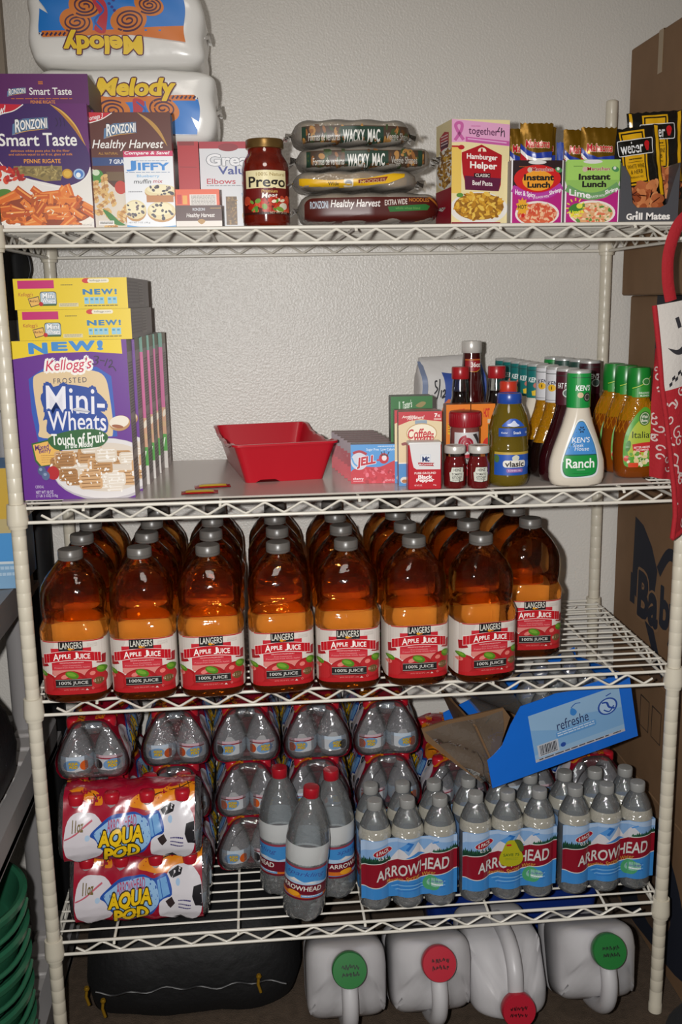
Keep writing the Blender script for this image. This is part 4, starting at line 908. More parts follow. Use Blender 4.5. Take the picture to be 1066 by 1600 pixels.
a.rect(638, 962, 968, 1150, '#1f4fa8'); a.rect(638, 962, 968, 982, '#b89a3a'); a.blob([(790, 1002), (820, 985), (850, 1000), (835, 1030), (800, 1030)], '#c8c8b8'); a.rrect(716, 1026, 912, 1080, 22, '#dcd8d0'); a.text('vlasic', 732, 1032, 896, 1076, '#28221e', .03); a.rrect(745, 1090, 885, 1120, 12, '#8a5a9c'); a.text('KOSHER DILL', 760, 1098, 872, 1112, '#e0c8e4', .01); a.ell(662, 1015, 24, 30, '#4a6a3a'); a.ell(945, 1060, 20, 30, '#3a6ac0')
a.build('label', t, cyl(.0355, .064, .0355, 1e-3), cut=.003)
a = Art(260, 70, .056, .015, ox=665, oy=755); a.rect(655, 755, 968, 825, '#20489c'); a.text('Kosher', 690, 785, 745, 800, '#d8dce8', .01, .1); a.text('Snack', 790, 780, 860, 804, '#e4e8f0', .014); a.text('Dills', 905, 785, 945, 800, '#d8dce8', .01, .1); a.build('neck_band', t, cyl(.0366, .107, .028), cut=.003)
a = Art(190, 80, .042, .018, ox=728, oy=675); a.blob([(728, 752), (760, 700), (815, 672), (880, 700), (915, 752)], '#2452b0', 4); a.blob([(770, 725), (800, 710), (825, 690), (850, 715), (870, 730), (820, 740)], '#c8cce0'); a.build('shoulder_label', t, lambda u, v, n: cyl(.0349 - .05 * max(0, .018 - v) * 1.0, .124, .021)(u, v, n + .0003), cut=.003, cutv=.003)

def neck_bottle(name, label, cat, loc, prof, liq, cap, capc, fill=None, group=None, extra=None):
    t = thing(name, label, cat, loc, 0, group); m = MB(); m.lathe(prof, liq, 28)
    m.build('bottle', t, 50)
    if fill: m = MB(); m.lathe(fill, clearp, 28, cap0=False); m.build('neck', t, 50)
    m = MB(); m.lathe(cap, capc, 32)
    m.build('cap', t, 40); return t
redcap = mat('#9a1a20', .3); soy = mat('#120806', .06, k=1.0, coat=1.0, name='soy_sauce'); steak = mat('#3a0a0a', .06, k=1.1, coat=1.0, name='steak_sauce')
for lab, x in (('dark soy sauce bottle with a red cap, left of the tall ketchup bottle', .2180), ('dark soy sauce bottle with a red cap, right of the tall ketchup bottle', .2890)):
    neck_bottle('soy_sauce_bottle', lab, 'sauce bottle', (x, .188, D2), [(.022, 0), (.026, .004), (.026, .115), (.019, .140), (.0165, .150), (.0165, .160)], soy, [(.0165, .183), (.0172, .184), (.0172, .204), (.016, .206), (.008, .2065)], redcap, [(.0166, .160), (.0158, .170), (.0145, .183)], 'soy sauce bottles')
t = neck_bottle('ketchup_bottle', 'tall ketchup bottle with a white cap, tallest of the bottles', 'ketchup bottle', (.2525, .248, D2), [(.026, 0), (.031, .004), (.032, .02), (.032, .095), (.025, .150), (.0195, .195), (.0178, .220), (.0172, .232)], steak, [(.0190, .229), (.0198, .230), (.0198, .249), (.0185, .252), (.009, .2525)], metalw)
a = Art(150, 105, .0335, .026, ox=437, oy=180); a.rect(437, 180, 580, 240, '#8e141c'); a.blob([(437, 230), (437, 255), (510, 285), (580, 255), (580, 230)], '#8e141c'); a.line([(437, 255), (480, 278), (540, 280), (580, 258)], 4, '#c8962e', True); a.line([(437, 188), (580, 188)], 4, '#c8962e'); a.text('36oz', 490, 206, 580, 246, '#e8e2dc', .025)
a.build('neck_label', t, lambda u, v, n: cyl(.0190 + .06 * max(0, v - .006), .218, .0168, 6e-4)(u, v, n), cut=.003, cutv=.004)
neck_bottle('sauce_bottle', 'dark bottle with a bright orange-red cap behind the pickle jar', 'sauce bottle', (.2945, .118, D2), [(.024, 0), (.027, .004), (.027, .10), (.018, .135), (.0145, .150), (.0145, .160)], mat('#5a1a10', .08, coat=1), [(.0155, .158), (.0162, .159), (.0162, .180), (.015, .182), (.008, .1825)], mat('#b83420', .3))
def orange_front(k):
    a = Art(200, 360, .046, .139, ox=258, oy=545)
    a.rect(250, 545, 460, 910, '#e07a18'); a.text('HOT', 360, 565, 412, 612, '#c82a14', .05, .1); a.rect(272, 635, 318, 690, '#e0b018'); a.lines(276, 640, 314, 686, 4, '#a82a14', .5); a.poly([(262, 780), (325, 785), (320, 850), (262, 845)], '#e8b41c'); a.lines(268, 790, 318, 842, 3, '#b83018', .4); a.rect(258, 850, 460, 910, '#c8401a')
    a.ell(400, 800, 60, 90, '#c82818'); a.ell(385, 770, 20, 26, '#e8c81e'); a.rect(395, 620, 450, 640, '#c8b8a0'); a.rect(400, 645, 440, 750, '#3a5a2c')
    return a
for k, (x, lab) in enumerate(((.2035, 'orange rice mix box behind the spice jar, left of the pair'), (.2515, 'orange rice mix box standing left of the pickle jar, right of the pair'))):
    carton('rice_mix_box', lab, 'rice mix box', .0462, .032, .139, (x, .135, D2), '#8a5028', 0, orange_front(k), group='orange rice mix boxes')

# paper bag of flour at the back
t = thing('flour_bag', 'white and blue paper flour bag with a handwritten date, at the back', 'flour bag', (.2340, .388, D2), .03)
m = MB(); pap = mat('#c9c6c4', .7, bump=(40, .5)); w, d, h = .140, .085, .216
rs = []
for i in range(15):
    q = i / 14; z = h * min(1, q * 1.02); k = 1 - .04 * math.sin(q * 9); fl = 1 if q < .82 else 1 - (q - .82) / .18 * .78
    n = 5 if q < .8 else 3.5; rs.append((w / 2 * k * (1 if q < .85 else 1 - (q - .85) * .35), d / 2 * k * fl, z, n))
R = m.lathe(rs, pap, 40)
for ring in R:
    for v in ring: v.co.x += .0025 * math.sin(v.co.z * 60 + v.co.y * 30); v.co.y += .002 * math.sin(v.co.z * 75 + v.co.x * 40); v.co.z += .006 * (v.co.x / w) * (v.co.z / h)
m.build('bag', t, 70)
a = Art(600, 430, .140, .165, ox=48, oy=170)
a.poly([(60, 170), (105, 170), (105, 560), (50, 560)], '#7c88a4'); a.poly([(250, 200), (640, 155), (640, 420), (300, 370), (270, 395)], '#39529c'); a.poly([(300, 370), (640, 420), (640, 600), (225, 600), (240, 460), (270, 395)], '#d0683a')
for p in ([(x_, y_ - 70) for x_, y_ in q_] for q_ in ([(190, 340), (170, 345), (172, 368), (190, 385), (165, 410)], [(215, 330), (195, 440)], [(225, 390), (228, 430)], [(238, 400), (255, 390), (260, 410), (240, 432), (268, 425)])): a.line(p, 10, '#2a2a30', True)
a.build('print', t, lambda u, v, n: Vector((u - .070 + .0025 * math.sin((.206 - v) * 60 - d / 2 * 30), -d / 2 * .985 * (1 if v > .01 else .96) - .0070 - n * 2 + .002 * math.sin((.206 - v) * 75 + (u - .07) * 40) + max(0, .034 - v) * 1.1, .206 - v)), cut=.012, cutv=.008)

# salad dressing bottles
def flat_bottle(prof, liqm, seg=36):
    m = MB(); m.lathe(prof, liqm, seg); return m
KP = [(.040, .019, 0, 2.6), (.0465, .0220, .004, 2.6), (.0500, .0232, .014, 2.6), (.0510, .0234, .030, 2.5), (.0495, .0232, .046, 2.5), (.0440, .0226, .066, 2.4), (.0360, .0220, .088, 2.3), (.0290, .0214, .108, 2.1), (.0235, .0208, .126, 2), (.0205, .0202, .140, 2), (.0200, .0200, .150, 2)]
def kz(z):
    for a, b in zip(KP, KP[1:]):
        if a[2] <= z <= b[2]:
            t = (z - a[2]) / (b[2] - a[2]); return tuple(a[i] + (b[i] - a[i]) * t for i in (0, 1, 3))
    return KP[-1][0], KP[-1][1], 2
def dressing(label, loc, liq, capcol, capart, lab=None, upper=None, rz=0, oil=None, turn=0):
    t = thing('dressing_bottle', label, 'salad dressing', loc, rz, 'salad dressing bottles')
    if oil:
        m = MB(); m.lathe([q for q in KP if q[2] <= .067], liq, 36); m.lathe([(.0436, .0225, .0664, 2.4)] + [q for q in KP if q[2] > .067], oil, 36); m.build('bottle', t, 50)
    else: flat_bottle(KP, liq).build('bottle', t, 50)
    m = MB(); cc = mat(capcol, .32); m.lathe([(.0208, .141), (.0213, .142), (.0213, .200), (.0208, .202)], cc, 36, cap1=False); m.lathe([(.0208, .2018), (.0210, .2055), (.0200, .2072), (.012, .2076)], mat('#b8b8b6', .3, .3), 36)
    m.build('cap_sleeve', t, 40)
    if capart: capart.build('cap_print', t, (lambda b, M: lambda u, v, n: M @ b(u, v, n))(cyl(.0213, .200, capart.W / 2, 1e-4), Matrix.Rotation(-turn, 3, 'Z')), cut=.003)
    if lab:
        def ls(u, v, n):
            z = .122 - v; x = u - lab.W / 2; hw, hd, nn = kz(z); q = min(.97, abs(x) / hw)
            return Vector((x, -hd * (1 - q ** nn) ** (1 / nn) - .0005 - n, z))
        lab.build('label', t, ls, cut=.004, cutv=.006)
    return t
def ken_cap(bg, fg='#e8ecea', word="KEN'S", extra=None):
    a = Art(185, 285, .038, .058, ox=255, oy=105); a.rect(250, 105, 445, 390, bg); a.text(word, 288, 195, 428, 245, fg, .02, .12); a.rect(250, 128, 445, 134, '#2a3a34')
    if extra == 'seal': a.ell(332, 282, 26, 24, '#c8b088'); a.ell(395, 300, 38, 40, '#2a2a28'); a.ell(395, 300, 28, 30, '#8a8478'); a.ell(395, 300, 20, 22, '#3a3632')
    if extra == 'one': a.ell(335, 260, 40, 32, '#d8a824'); a.rect(330, 245, 340, 275, '#4a3a20'); a.rect(255, 370, 445, 374, '#5a5a60')
    if extra == 'tag': a.ell(380, 270, 36, 26, '#b8685a', -20); a.poly([(330, 330), (370, 318), (378, 370), (338, 372)], '#d8b42a')
    if extra == 'oval': a.ell(390, 285, 50, 40, '#b8c4bc'); a.ell(390, 285, 40, 30, '#4a5a54')
    return a
creamy = mat('#d2c8b8', .12, k=1.05, coat=.8, name='creamy_dressing'); vinegar = mat('#160a08', .06, k=1.0, coat=1.0, name='dark_vinaigrette'); rasp = mat('#2a060c', .06, k=1.0, coat=1.0, name='raspberry_vinaigrette')
gold_oil = liquid('#d89818', mixd=.45, name='golden_oil', k=.9, bump=(90, .8))
a = Art(320, 480, .070, .106, ox=210, oy=465)
P = [(365, 468), (400, 482), (450, 570), (500, 680), (528, 800), (525, 890), (490, 935), (370, 950), (255, 945), (215, 900), (212, 820), (240, 720), (300, 570), (335, 485)]
a.blob(P, '#d8dcdc', 4); Q = [(368 + (x - 368) * .92, 712 + (y - 712) * .94) for x, y in P]; a.blob(Q, '#1f5a50', 4); Q = [(368 + (x - 368) * .89, 712 + (y - 712) * .92) for x, y in P]
S = smooth_path([(x, y, 0) for x, y in Q], 4, True); a.poly([(p.x, min(p.y, 752)) for p in S], '#4186c8'); a.poly([(p.x, max(p.y, 762)) for p in S], '#148a3c')
for q in range(6): a.ell(375 + 17 * math.cos(q * 1.047), 552 + 20 * math.sin(q * 1.047), 9, 6, '#203048', q * 60, same=q > 0)
a.text("KEN'S", 296, 612, 444, 656, '#e4e8ee', .01, .1); a.text('Steak', 305, 662, 392, 692, '#e4e8ee', .0, .15); a.text('House', 318, 690, 438, 722, '#e4e8ee', .0, .15); a.text('Ranch', 250, 785, 488, 864, '#eef0ec', .018); a.lines(340, 876, 408, 886, 1, '#a8d0b0', .5); a.lines(300, 905, 450, 912, 1, '#0c5a28', .5)
dressing('white ranch dressing bottle with a green cap sleeve at the front', (.3985, .024, D2), creamy, '#148a3c', ken_cap('#148a3c', extra='seal'), a)
row = [('dark red dressing bottle with a maroon sleeve right behind the ranch bottle', rasp, '#451420', ken_cap('#451420', word='FAT FREE', extra='oval'), None),
       ('dark oil dressing bottle with a white sleeve, nearer of the two white ones', vinegar, '#c8c8cc', ken_cap('#c8c8cc', '#4a4a58', extra='one'), gold_oil), ('dark oil dressing bottle with a white sleeve, farther of the two white ones', vinegar, '#c8c8cc', ken_cap('#c8c8cc', '#4a4a58', extra='one'), gold_oil)]
yy = .0725; xx = .3935
for lab, lq, cc, ca, oil in row:
    dressing(lab, (xx, yy, D2), lq, cc, ca, oil=oil, rz=.10, turn=.75); yy += .0482; xx -= .0050
t5 = dressing('creamy dressing bottle with a teal sleeve, first of the teal ones', (xx, yy, D2), creamy, '#126a68', ken_cap('#126a68', extra='tag'), rz=.10, turn=.75)
for w_ in ('second of the teal ones from the front', 'third of the teal ones from the front', 'fourth of the teal ones from the front', 'last of the teal ones, nearest the wall'):
    yy += .0482; xx -= .0042; dup(t5, (xx, yy, D2), .10, 'creamy dressing bottle with a teal sleeve, ' + w_)
dressing('dark dressing bottle with a maroon sleeve behind the italian bottles', (.5020, .272, D2), rasp, '#3a141c', ken_cap('#3a141c', extra='oval'), rz=-.05)
dressing('dressing bottle with a dark green sleeve just behind the maroon one', (.4965, .321, D2), creamy, '#26443c', ken_cap('#26443c', extra='oval'), rz=-.05)
dressing('dressing bottle with a dark green sleeve, second behind the maroon one', (.4800, .370, D2), creamy, '#2a4a40', ken_cap('#2a4a40', extra='oval'), rz=-.05)
dressing('dressing bottle with a bright green sleeve nearest the wall', (.4720, .419, D2), creamy, '#148a3c', ken_cap('#148a3c', extra='seal'), rz=-.05)
IP = [(.030, .020, 0, 2.8), (.0375, .0245, .004, 2.8), (.0405, .0262, .014, 2.8), (.0425, .0268, .040, 2.6), (.0430, .0270, .060, 2.5), (.0415, .0266, .085, 2.4), (.0370, .0255, .108, 2.3), (.0300, .0240, .128, 2.2), (.0235, .0222, .142, 2), (.0205, .0205, .150, 2), (.0200, .0200, .158, 2)]
def italian(label, loc):
    t = thing('italian_dressing_bottle', label, 'salad dressing', loc, -.03, 'italian dressing bottles')
    brn = liquid('#b05a14', mixd=.5, name='herb_dressing', k=.8); m = MB(); m.lathe([q for q in IP if q[2] <= .1085], brn, 40)
    m.lathe([(.0368, .0254, .1086, 2.3)] + [q for q in IP if q[2] > .109], gold_oil, 40)
    m.build('bottle', t, 50)
    m = MB(); gl = mat('#a86a14', .12, coat=.6)
    for s in (-1, 1):        # moulded diamond ribs on the shoulder
        for k in range(-3, 9):
            pts = []
            for j in range(9):
                z = .086 + .056 * j / 8; th = (k * .35 + s * j * .09) - .4; hw = hd = None
                for p, q in zip(IP, IP[1:]):
                    if p[2] <= z <= q[2]: f = (z - p[2]) / (q[2] - p[2]); hw = p[0] + (q[0] - p[0]) * f; hd = p[1] + (q[1] - p[1]) * f; nn = p[3]
                sx, cy = math.sin(th), -math.cos(th); pts.append((hw * math.copysign(abs(sx) ** (2 / nn), sx), hd * math.copysign(abs(cy) ** (2 / nn), cy), z))
            m.tube(pts, .0007, gl, 5)
    m.build('ribs', t, 60)
    m = MB(); m.lathe([(.0205, .153), (.0212, .154), (.0216, .180), (.0205, .2005), (.019, .2045), (.010, .206)], mat('#1a7a2c', .3), 36); m.build('cap', t, 40)
    a = Art(160, 240, .038, .046, ox=745, oy=65); a.line([(745, 215), (820, 180), (905, 100)], 8, '#a8c040', True); a.poly([(745, 230), (820, 195), (905, 120), (905, 300), (745, 300)], '#2f8a30'); a.ell(855, 150, 34, 34, '#b8c8a0', -30); a.ell(855, 150, 27, 27, '#3a7a3a', -30); a.text('DELICIOUS', 798, 248, 890, 266, '#dfe8d8', .02); a.text('BLENDS', 808, 275, 888, 292, '#dfe8d8', .02); a.build('cap_print', t, cyl(.0219, .196, .019), cut=.003)
    a = Art(330, 530, .066, .112, ox=655, oy=378)
    P = [(850, 380), (905, 420), (950, 540), (978, 650), (985, 780), (975, 860), (930, 895), (800, 905), (700, 905), (665, 860), (660, 720), (680, 600), (740, 480), (800, 410)]
    a.blob(P, '#4f9a2c', 4); a.blob([(835 + (x - 835) * .8, 640 + (y - 640) * .66) for x, y in P], '#a8b83c', 4); a.ell(845, 480, 54, 62, '#2a5a24', 10); a.ell(845, 480, 46, 54, '#b8c49c', 10); a.ell(845, 480, 38, 46, '#3a6a3a', 10); a.text('Wish', 815, 450, 872, 478, '#e0e4d0', .02, .1); a.text('Bone', 812, 482, 872, 510, '#e0e4d0', .02, .1)
    a.text('Italian', 732, 592, 935, 650, '#2c3a1c', .004); a.poly([(735, 705), (830, 690), (930, 685), (950, 700), (925, 770), (830, 775), (745, 760)], '#c02a2a'); a.text('BETTER ABSORB', 752, 722, 905, 740, '#f0dcd8', .02, rise=-3); a.text('VITAMINS', 770, 745, 890, 762, '#f0dcd8', .02, rise=-2)
    a.scatter(in_ell(820, 830, 150, 70), 40, ['#c83a2a', '#6aa040', '#e0d4b8', '#4f8a30', '#d8c890'], (10, 30), (680, 770, 970, 900), 5, (.5, .9)); a.ell(945, 695, 30, 28, '#c83028'); a.ell(700, 720, 22, 50, '#3f7a2c', 10); a.rrect(705, 868, 800, 908, 10, '#d0401c')
    def ls(u, v, n):
        z = .134 - v; x = u - a.W / 2; hw = hd = .03; nn = 2.4
        for p, q in zip(IP, IP[1:]):
            if p[2] <= z <= q[2]: f = (z - p[2]) / (q[2] - p[2]); hw = p[0] + (q[0] - p[0]) * f; hd = p[1] + (q[1] - p[1]) * f; nn = p[3]
        q = min(.97, abs(x) / hw); return Vector((x, -hd * (1 - q ** nn) ** (1 / nn) - .0012 - n, z))
    a.build('label', t, ls, cut=.004, cutv=.006); return t
i0 = italian('italian dressing bottle with a green cap and green label at the front', (.5330, .086, D2))
dup(i0, (.5310, .144, D2), -.03, 'italian dressing bottle in the middle of its row of three')
dup(i0, (.5285, .202, D2), -.03, 'italian dressing bottle at the back of its row of three')
# ---------------------------------------------------------------- third shelf: apple juice
juice = tinted((.955, .64, .02), 15.5, .74, .05, (48, .35), name='apple_juice')
JW, JD = .0590, .0555
def juice_bottle(label, loc, rz):
    t = thing('juice_bottle', label, 'juice bottle', loc, rz, 'bottles of apple juice')
    m = MB(); P = [(.040, .037, .003, 2.6), (.050, .047, 0, 3), (.0565, .053, .004, 3.4), (JW, JD, .011, 3.8), (JW, JD, .0165, 3.8), (JW - .0008, JD - .0008, .018, 3.8), (JW - .0008, JD - .0008, .118, 3.8), (JW, JD, .1195, 3.8), (JW + .0003, JD + .0003, .126, 3.8), (JW, JD, .134, 3.7), (JW - .003, JD - .003, .142, 3.4),
        (JW - .0055, JD - .0055, .149, 3), (JW - .0045, JD - .0045, .154, 3), (JW - .003, JD - .003, .162, 2.9), (JW - .0022, JD - .0022, .180, 2.8), (JW - .0030, JD - .0030, .198, 2.7), (JW - .0065, JD - .006, .210, 2.6), (.0455, .043, .222, 2.5), (.0375, .036, .233, 2.4), (.0290, .0285, .243, 2.2), (.0225, .0225, .250, 2), (.0205, .0205, .256, 2)]
    R = m.lathe(P, juice, 64)
    m.build('bottle', t, 60)
    m = MB(); g = mat('#625e5a', .33, spec=.6, name='grey_plastic_cap'); ring = []
    for z, r in ((.2515, .0208), (.2525, .0216), (.2555, .0218), (.2560, .0208), (.2568, .0208), (.2575, .0217), (.2685, .0212), (.2700, .0200), (.2704, .017)):
        ring.append([(r * (1 + (.016 if .2575 <= z <= .2686 and k % 2 else 0)) * math.cos(2 * PI * k / 60), r * (1 + (.016 if .2575 <= z <= .2686 and k % 2 else 0)) * math.sin(2 * PI * k / 60), z) for k in range(60)])
    m.rings(ring, g); m.build('cap', t, 40)
    lw = MB(); lw.lathe([(JW - .0002, JD - .0002, .0185, 3.8), (JW - .0002, JD - .0002, .1175, 3.8)], mat('#d8d0c8', .35), 64, cap0=False, cap1=False); lab = lw.build('label', t, 60)
    a = Art(845, 755, .1165, .099, ox=85, oy=235, rough=.33)
    a.rect(85, 235, 930, 990, '#d3cac2'); a.blob([(85, 260), (300, 240), (220, 420), (85, 470)], '#c3bab2'); a.rect(85, 235, 930, 250, '#b0201c')
    a.rect(248, 335, 752, 700, '#bc2430'); a.poly([(262, 560), (745, 560), (745, 690), (262, 690)], '#c23640')
    a.poly([(250, 640), (752, 640), (740, 720), (260, 720)], '#d08078')
    for cx, cy, rx, ry in ((165, 850, 150, 165), (800, 800, 165, 180), (470, 830, 225, 175)): a.ell(cx, cy, rx, ry, '#a01a1e'); a.ell(cx - rx * .1, cy - ry * .1, rx * .82, ry * .75, '#b0262a'); a.ell(cx - rx * .3, cy - ry * .55, rx * .22, ry * .16, '#d87a70', -20)
    a.rect(85, 960, 930, 990, '#b81c22'); a.poly([(85, 950), (300, 925), (700, 935), (930, 940), (930, 990), (85, 990)], '#b01c22')
    a.poly([(105, 490), (160, 470), (210, 580), (110, 612)], '#9a1420'); a.poly([(800, 560), (880, 455), (912, 465), (905, 590)], '#9a1420')
    rb = lambda o: [(x, 430 + o + 50 * ((x - 505) / 360) ** 2) for x in range(145, 866, 40)]
    a.poly([(x, y - 62) for x, y in rb(0)] + [(x, y + 78) for x, y in rb(0)][::-1], '#e8d8d4'); a.poly([(x + (505 - x) * .012, y - 56) for x, y in rb(0)] + [(x + (505 - x) * .012, y + 70) for x, y in rb(0)][::-1], '#b8141f')
    a.text('A', 272, 408, 348, 504, '#f4eee8', .012, arc=4); a.text('PPLE', 350, 418, 495, 478, '#f4eee8', .02, arc=2, rise=-3); a.text('J', 528, 396, 582, 490, '#f4eee8', .014); a.text('UICE', 584, 416, 736, 490, '#f4eee8', .02, rise=3)
    a.lines(350, 532, 650, 550, 1, '#d88a8a', .6, 2); a.text('100% Pure Apple Juice', 350, 532, 650, 552, '#e0a0a0', .0); a.text('From Concentrate', 388, 566, 615, 584, '#e0a0a0', .0); a.text('Pressed from Fresh Whole Apples', 282, 596, 722, 618, '#e0a0a0', .0)
    a.rect(348, 240, 652, 372, '#1c1a1a'); a.text('LANGERS', 362, 252, 640, 342, '#d8d4c8', .01, sp=1.02, grow=0); a.ell(490, 348, 26, 16, '#d89a20', 10); a.ell(525, 352, 22, 8, '#c8701c')
    a.lines(705, 275, 830, 330, 4, '#b0a8a0', .4)
    for x, y, rx, ry, an in ((135, 690, 50, 34, 25), (860, 655, 62, 50, 30), (495, 712, 86, 50, 20)): a.ell(x, y, rx, ry, '#4d7f1e', an); a.ell(x - 8, y - 8, rx * .7, ry * .5, '#6f9c30', an)
    a.rect(282, 768, 735, 884, '#222020'); a.rect(282, 774, 735, 779, '#b8b4ac'); a.rect(282, 866, 735, 871, '#b8b4ac'); a.text('100% JUICE', 325, 800, 690, 856, '#cfccc6', .012)
    a.ell(820, 812, 60, 52, '#6a5030'); a.rect(758, 792, 880, 826, '#c8b89c'); a.lines(765, 802, 872, 818, 1, '#6a5030', .5); a.text('64 FL OZ (2 QT) 1.89L', 385, 910, 640, 932, '#d88a84', .0); a.ell(745, 910, 14, 14, '#d88a84'); a.ell(745, 910, 10, 10, '#a81c22')
    def ls(u, v, n):
        x = u - a.W / 2; hw, hd = JW - .0002, JD - .0002; q = min(.992, abs(x) / hw)
        return Vector((x, -hd * (1 - q ** 3.8) ** (1 / 3.8) - .0004 - n, .1175 - v))
    # wider spacing near the edge would smear; the art keeps to the flat front and the turn of the corner
    a.build('label_print', lab, ls, cut=.004); return t
j = None; names = ['leftmost column', 'second column from the left', 'third column from the left', 'fourth column from the left', 'fifth column from the left', 'third column from the right', 'second column from the right', 'rightmost column']
rows = ['at the very front', 'second from the front', 'third from the front', 'at the back']
jr = random.Random(5)
for c in range(8):
    for r in range(4):
        if c == 7 and r == 0: continue
        x = (-.5130, -.3920, -.2715, -.1460, -.0235, .1010, .2250, .3480)[c] + .0015 * (r % 2); y = .0265 + .1165 * r + (.0, -.004, -.006, -.004, -.003, .0, .0, .0)[c]
        lab = 'apple juice bottle ' + rows[r] + ' of the ' + names[c]
        if c == 7 and r == 1: lab = 'amber apple juice bottle standing set back at the open right end'
        rz = jr.uniform(-.05, .05) + (.12 if c in (6,) and r == 0 else 0) + (.05 if c == 3 and r == 0 else 0)
        if j is None: j = juice_bottle(lab, (x, y, S3), 0)
        else: dup(j, (x, y, S3), rz, lab)
# ---------------------------------------------------------------- bottom shelf: water
water = film('#eaeff2', .20, .06, bump=(55, .5), opaque=.13, name='clear_water_bottle')
podm = film('#e2e2e4', .26, .10, bump=(45, .8), opaque=.50, name='clear_water_pod')
capg = mat('#8e8e8c', .3, k=1.0, name='clear_grey_cap')
crink = film('#e6e6e8', .22, .09, bump=(38, 1.0), opaque=.05, name='crinkled_film')
redf = mat('#96102a', .16, k=1.1, coat=.5, bump=(26, .55), name='red_printed_film')
def pod_mesh():
    m = MB(); m.lathe([(.016, .001), (.022, 0), (.029, .006), (.0335, .020), (.0345, .034), (.0325, .050), (.027, .068), (.019, .084), (.0135, .094), (.013, .100)], podm, 20)
    m.lathe([(.0338, .019), (.0349, .033), (.0345, .042), (.0338, .046)], mat('#b4c2cc', .25), 20, cap0=False, cap1=False)
    m.lathe([(.0150, .099), (.0152, .112), (.0135, .116), (.006, .117)], mat('#b01828', .3), 16)
    return m
pod_me = None; PL = .268
def pack_half(q):
    """half profile across the pack: q 0..1 from the bottom middle round one side to the top middle"""
    P = [(0, .002), (.045, .001), (.062, .004), (.070, .020), (.071, .036), (.067, .055), (.057, .076), (.046, .096), (.034, .113), (.020, .1205), (0, .1215)]
    f = q * (len(P) - 1); i = min(int(f), len(P) - 2); t = f - i
    return P[i][0] + (P[i + 1][0] - P[i][0]) * t, P[i][1] + (P[i + 1][1] - P[i][1]) * t
def aqua_art(seed=0):
    """printed long side: frame 815 x 400"""
    a = Art(815, 455, PL - .022, .150, ox=340, oy=940, k=1.05, rough=.2)
    a.rect(340, 940, 1155, 1400, '#96102a')
    a.blob([(360, 940), (470, 955), (560, 1000), (580, 1060), (500, 1050), (400, 1000)], '#d07a18'); a.line([(470, 960), (540, 1020), (520, 1055)], 7, '#3a2410', True)
    a.blob([(740, 1060), (840, 1000), (960, 980), (1040, 900), (1150, 900), (1150, 1040), (1040, 1080), (860, 1090)], '#d6801a', 4); a.line([(850, 1060), (960, 1000), (1060, 990), (1150, 930)], 7, '#3a2410', True); a.line([(1040, 1060), (1060, 1000), (1050, 930)], 7, '#3a2410', True); a.line([(1100, 1050), (1120, 990), (1100, 920)], 7, '#3a2410', True)
    a.blob([(345, 1220), (370, 1120), (450, 1085), (560, 1110), (600, 1200), (560, 1300), (450, 1335), (370, 1300)], '#ccc6cc', 4); a.line([(350, 1190), (420, 1170), (520, 1120)], 8, '#b85a6a', True)
    a.text('11oz', 395, 1115, 468, 1165, '#6a5a2a', .03, .15); a.ell(490, 1190, 16, 16, '#a8c0d8', n=12)
    a.blob([(880, 1290), (900, 1150), (960, 1070), (1060, 1055), (1140, 1110), (1155, 1220), (1110, 1320), (980, 1330)], '#cdc9ce', 4); a.poly([(940, 1090), (1000, 1060), (1030, 1072), (1020, 1100), (960, 1112)], '#201e22'); a.poly([(1100, 1150), (1150, 1140), (1155, 1240), (1110, 1235), (1090, 1190)], '#201e22'); a.poly([(920, 1210), (960, 1190), (980, 1220), (950, 1250)], '#33292a'); a.poly([(960, 1320), (1010, 1300), (1040, 1330)], '#201e22')
    a.lines(1000, 1205, 1080, 1265, 3, '#38306a', .35, 4); a.ell(1000, 1130, 14, 16, '#9cb8d4', n=12)
    a.blob([(505, 1178), (560, 1140), (640, 1105), (760, 1092), (850, 1108), (930, 1095), (962, 1180), (890, 1205), (830, 1280), (740, 1310), (640, 1305), (570, 1250), (545, 1210)], '#1f4a9c', 4); a.blob([(530, 1178), (580, 1145), (650, 1118), (760, 1104), (850, 1120), (880, 1200), (820, 1268), (740, 1296), (650, 1290), (585, 1240)], '#8ab0d4', 4); a.poly([(868, 1118), (925, 1104), (950, 1176), (885, 1196)], '#6a9ccc'); a.line([(885, 1115), (905, 1190)], 5, '#2a5aa0')
    a.text('ARROWHEAD', 612, 1112, 792, 1158, '#a84a6a', .025, rise=-10)
    a.text('AQUA', 552, 1152, 834, 1240, '#e2b818', .05, .1, out='#2a2414', ow=.07, rise=-12); a.text('POD', 586, 1234, 812, 1312, '#e2b818', .05, .1, out='#2a2414', ow=.07, rise=-10)
    return a
_apm = {}
